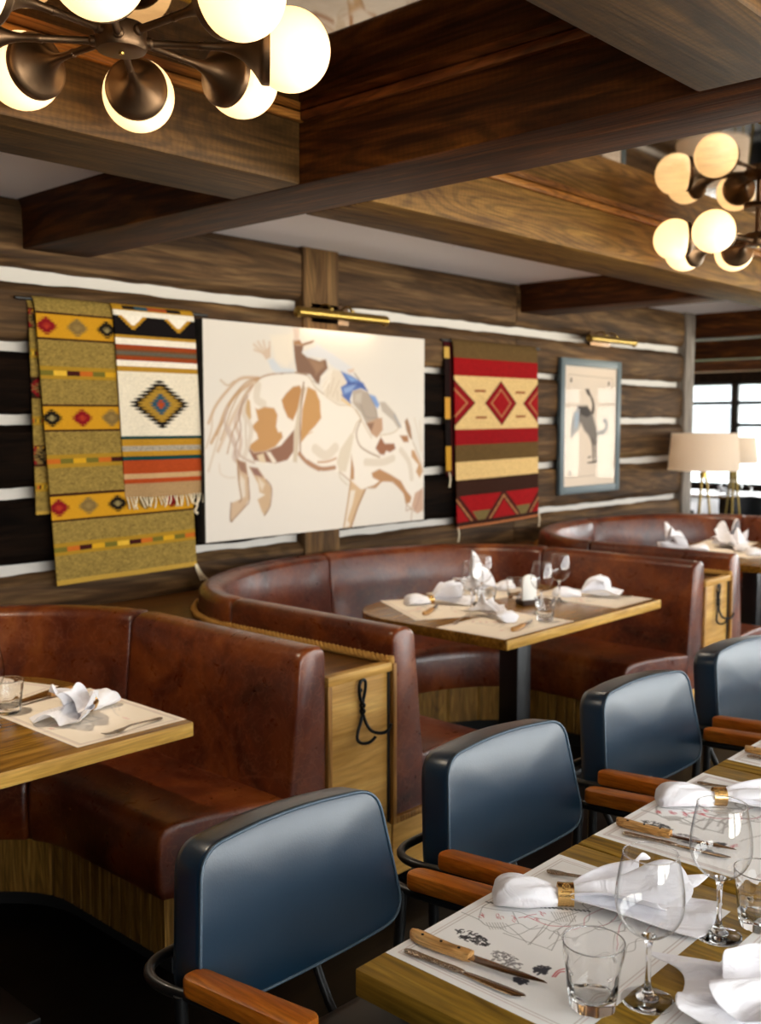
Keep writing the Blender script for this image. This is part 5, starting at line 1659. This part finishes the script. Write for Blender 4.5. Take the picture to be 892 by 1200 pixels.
# ------------------------------------------------------------------ the far dining room
def far_table(x, y, w, d, label, rz=0.):
    t = thing('far_table', label, 'table', (x, y, 0), rz)
    bm = BM(); box(bm, -w / 2, w / 2, -d / 2, d / 2, TZ - .03, TZ, .004); finish('tabletop', bm, M['booth_table'], t)
    for sx in (-1, 1):
        for sy in (-1, 1):
            bm = BM(); tube(bm, [(sx * (w / 2 - .06), sy * (d / 2 - .06), TZ - .03), (sx * (w / 2 - .05), sy * (d / 2 - .05), 0)], [.025, .018], 8); finish('leg', bm, M['black_metal'], t)
    return t
far_table(11.2, 4.95, .9, 2.4, 'long laid table by the far window, set with many glasses')
far_table(9.9, 5.05, .8, .8, 'small table draped in white before the far window table')
t = thing('tablecloth', 'white cloth draped over the small table before the far window', 'tablecloth', (9.9, 5.05, TZ))
bm = BM(); rings = []
for s_, z in ((.02, .004), (.98, .004), (1.0, .0), (1.03, -.10), (1.06, -.26)):
    q = []
    for k in range(80):
        a = 2 * PI * k / 80; c_, s2 = math.cos(a), math.sin(a); m_ = max(abs(c_), abs(s2)); wv = 1 + (.03 * math.sin(a * 18) if z < -.05 else 0)
        q.append((.415 * s_ * c_ / m_ * wv, .415 * s_ * s2 / m_ * wv, z + .001))
    rings.append(q)
loft(bm, rings, True, False); o = finish('cloth', bm, M['linen'], t, 60); o.modifiers.new('thickness', 'SOLIDIFY').thickness = .003
i = 0
for y in (4.15, 4.45, 4.75, 5.05, 5.35, 5.65):
    for x in (10.95, 11.4):
        dup(wg0, f'wine glass standing on the long table by the far window', (x, y + .05 * (i % 3), TZ), 0, 'glasses by the far window'); i += 1
for k, y in enumerate((4.3, 4.9, 5.5)):
    napkin('white napkin lying on the long table by the far window', (11.1, y, TZ + .001), 2 + k, 2 + k * 1.7, .1, .15, .08, .08, .04, group='napkins by the far window')
def far_chair(x, y, rz, label):
    t = thing('far_chair', label, 'chair', (x, y, 0), rz, group='dark chairs in the far room')
    bm = BM(); o_ = [(.24 * math.cos(a), .22 * math.sin(a)) for a in np.linspace(0, 2 * PI, 32, endpoint=False)]
    loft(bm, [[(a * s, b * s, z) for a, b in o_] for s, z in ((.1, .41), (.97, .41), (1, .43), (.97, .46), (.1, .47))]); finish('seat', bm, M['black_leather'], t)
    bm = BM(); rings = []
    for k in range(15):
        a = PI * (.08 + .84 * k / 14); h = .74 + .07 * math.sin(PI * k / 14)
        rings.append([(.25 * math.cos(a), .23 * math.sin(a), .52), (.27 * math.cos(a), .26 * math.sin(a), h), (.245 * math.cos(a), .235 * math.sin(a), h), (.225 * math.cos(a), .205 * math.sin(a), .52)])
    loft(bm, rings); finish('backrest', bm, M['black_leather'], t)
    for k in range(4):
        a = PI / 4 + k * PI / 2; bm = BM(); tube(bm, [(.2 * math.cos(a), .19 * math.sin(a), .42), (.24 * math.cos(a), .23 * math.sin(a), 0)], [.016, .011], 8); finish('leg', bm, M['black_metal'], t)
    for k in (.15, .5, .85):
        a = PI * k; bm = BM(); tube(bm, [(.235 * math.cos(a), .215 * math.sin(a), .44), (.24 * math.cos(a), .22 * math.sin(a), .6)], .012, 8); finish('back_post', bm, M['black_metal'], t)
    return t
far_chair(9.05, 4.45, 1.2, 'dark round-backed chair just behind the big tripod lamp')
far_chair(10.35, 4.2, 1.57, 'dark round-backed chair at the near side of the far window table')

# ------------------------------------------------------------------ daylight, lamps, camera
w = bpy.data.worlds.new('sky'); bpy.context.scene.world = w; w.use_nodes = True
nt = w.node_tree; bg = nt.nodes['Background']; bg.inputs[1].default_value = 11.5
tc = nt.nodes.new('ShaderNodeTexCoord'); sx = nt.nodes.new('ShaderNodeSeparateXYZ'); nt.links.new(tc.outputs['Generated'], sx.inputs[0])
mr = nt.nodes.new('ShaderNodeMapRange'); mr.inputs[1].default_value = -1; mr.inputs[2].default_value = 1; nt.links.new(sx.outputs['Z'], mr.inputs[0])
cr = nt.nodes.new('ShaderNodeValToRGB'); e = cr.color_ramp.elements
e[0].position = .49; e[0].color = (1.7, 1.56, 1.36, 1); e[1].position = .51; e[1].color = (.97, .97, .97, 1)      # bright paving below, hazy sky above
nt.links.new(mr.outputs[0], cr.inputs[0]); nt.links.new(cr.outputs[0], bg.inputs[0])
def portal(name, loc, rot, sx, sy):
    l = bpy.data.lights.new(name, 'AREA'); l.shape = 'RECTANGLE'; l.size = sx; l.size_y = sy; l.cycles.is_portal = True
    o = bpy.data.objects.new(name, l); o.location = loc; o.rotation_euler = rot; C.objects.link(o)
for i, (p, q) in enumerate(RW): portal('window_daylight', ((p + q) / 2, -2.69, 1.435), (PI / 2, 0, 0), q - p, 1.63)
for i, (p, q) in enumerate(FW): portal('far_window_daylight', (12.99, (p + q) / 2, 1.44), (0, PI / 2, 0), 1.28, q - p)

def picture_lamp(loc, power, sx):
    l = bpy.data.lights.new('picture_lamp', 'AREA'); l.shape = 'RECTANGLE'; l.size = sx; l.size_y = .03; l.energy = power; l.color = (1, .78, .5)
    o = bpy.data.objects.new('picture_lamp', l); o.location = loc; o.rotation_euler = (math.radians(25), 0, 0); C.objects.link(o)
picture_lamp((3.705, 3.655, 2.045), 0.4, .5); picture_lamp((6.365, 3.655, 2.08), 0.35, .5)

cam = bpy.data.cameras.new('camera'); co = bpy.data.objects.new('camera', cam); C.objects.link(co)
cam.sensor_fit = 'VERTICAL'; cam.sensor_height = 36; cam.lens = 36 * 1195 / 1200
co.location = (0, 0, 1.55)
co.rotation_euler = (math.radians(85), 0, math.radians(42.6 - 90))
cam.clip_start = .05; cam.clip_end = 200
cam.dof.use_dof = True; cam.dof.focus_distance = 1.85; cam.dof.aperture_fstop = 4.5
sc = bpy.context.scene; sc.camera = co
sc.view_settings.view_transform = 'Standard'; sc.view_settings.look = 'None'; sc.view_settings.gamma = 1; sc.view_settings.use_curve_mapping = False
sc.view_settings.exposure = 0.0
cy = sc.cycles
cy.use_denoising = True; cy.max_bounces = 10; cy.transmission_bounces = 10; cy.transparent_max_bounces = 16; cy.glossy_bounces = 5; cy.diffuse_bounces = 4
cy.sample_clamp_indirect = 6
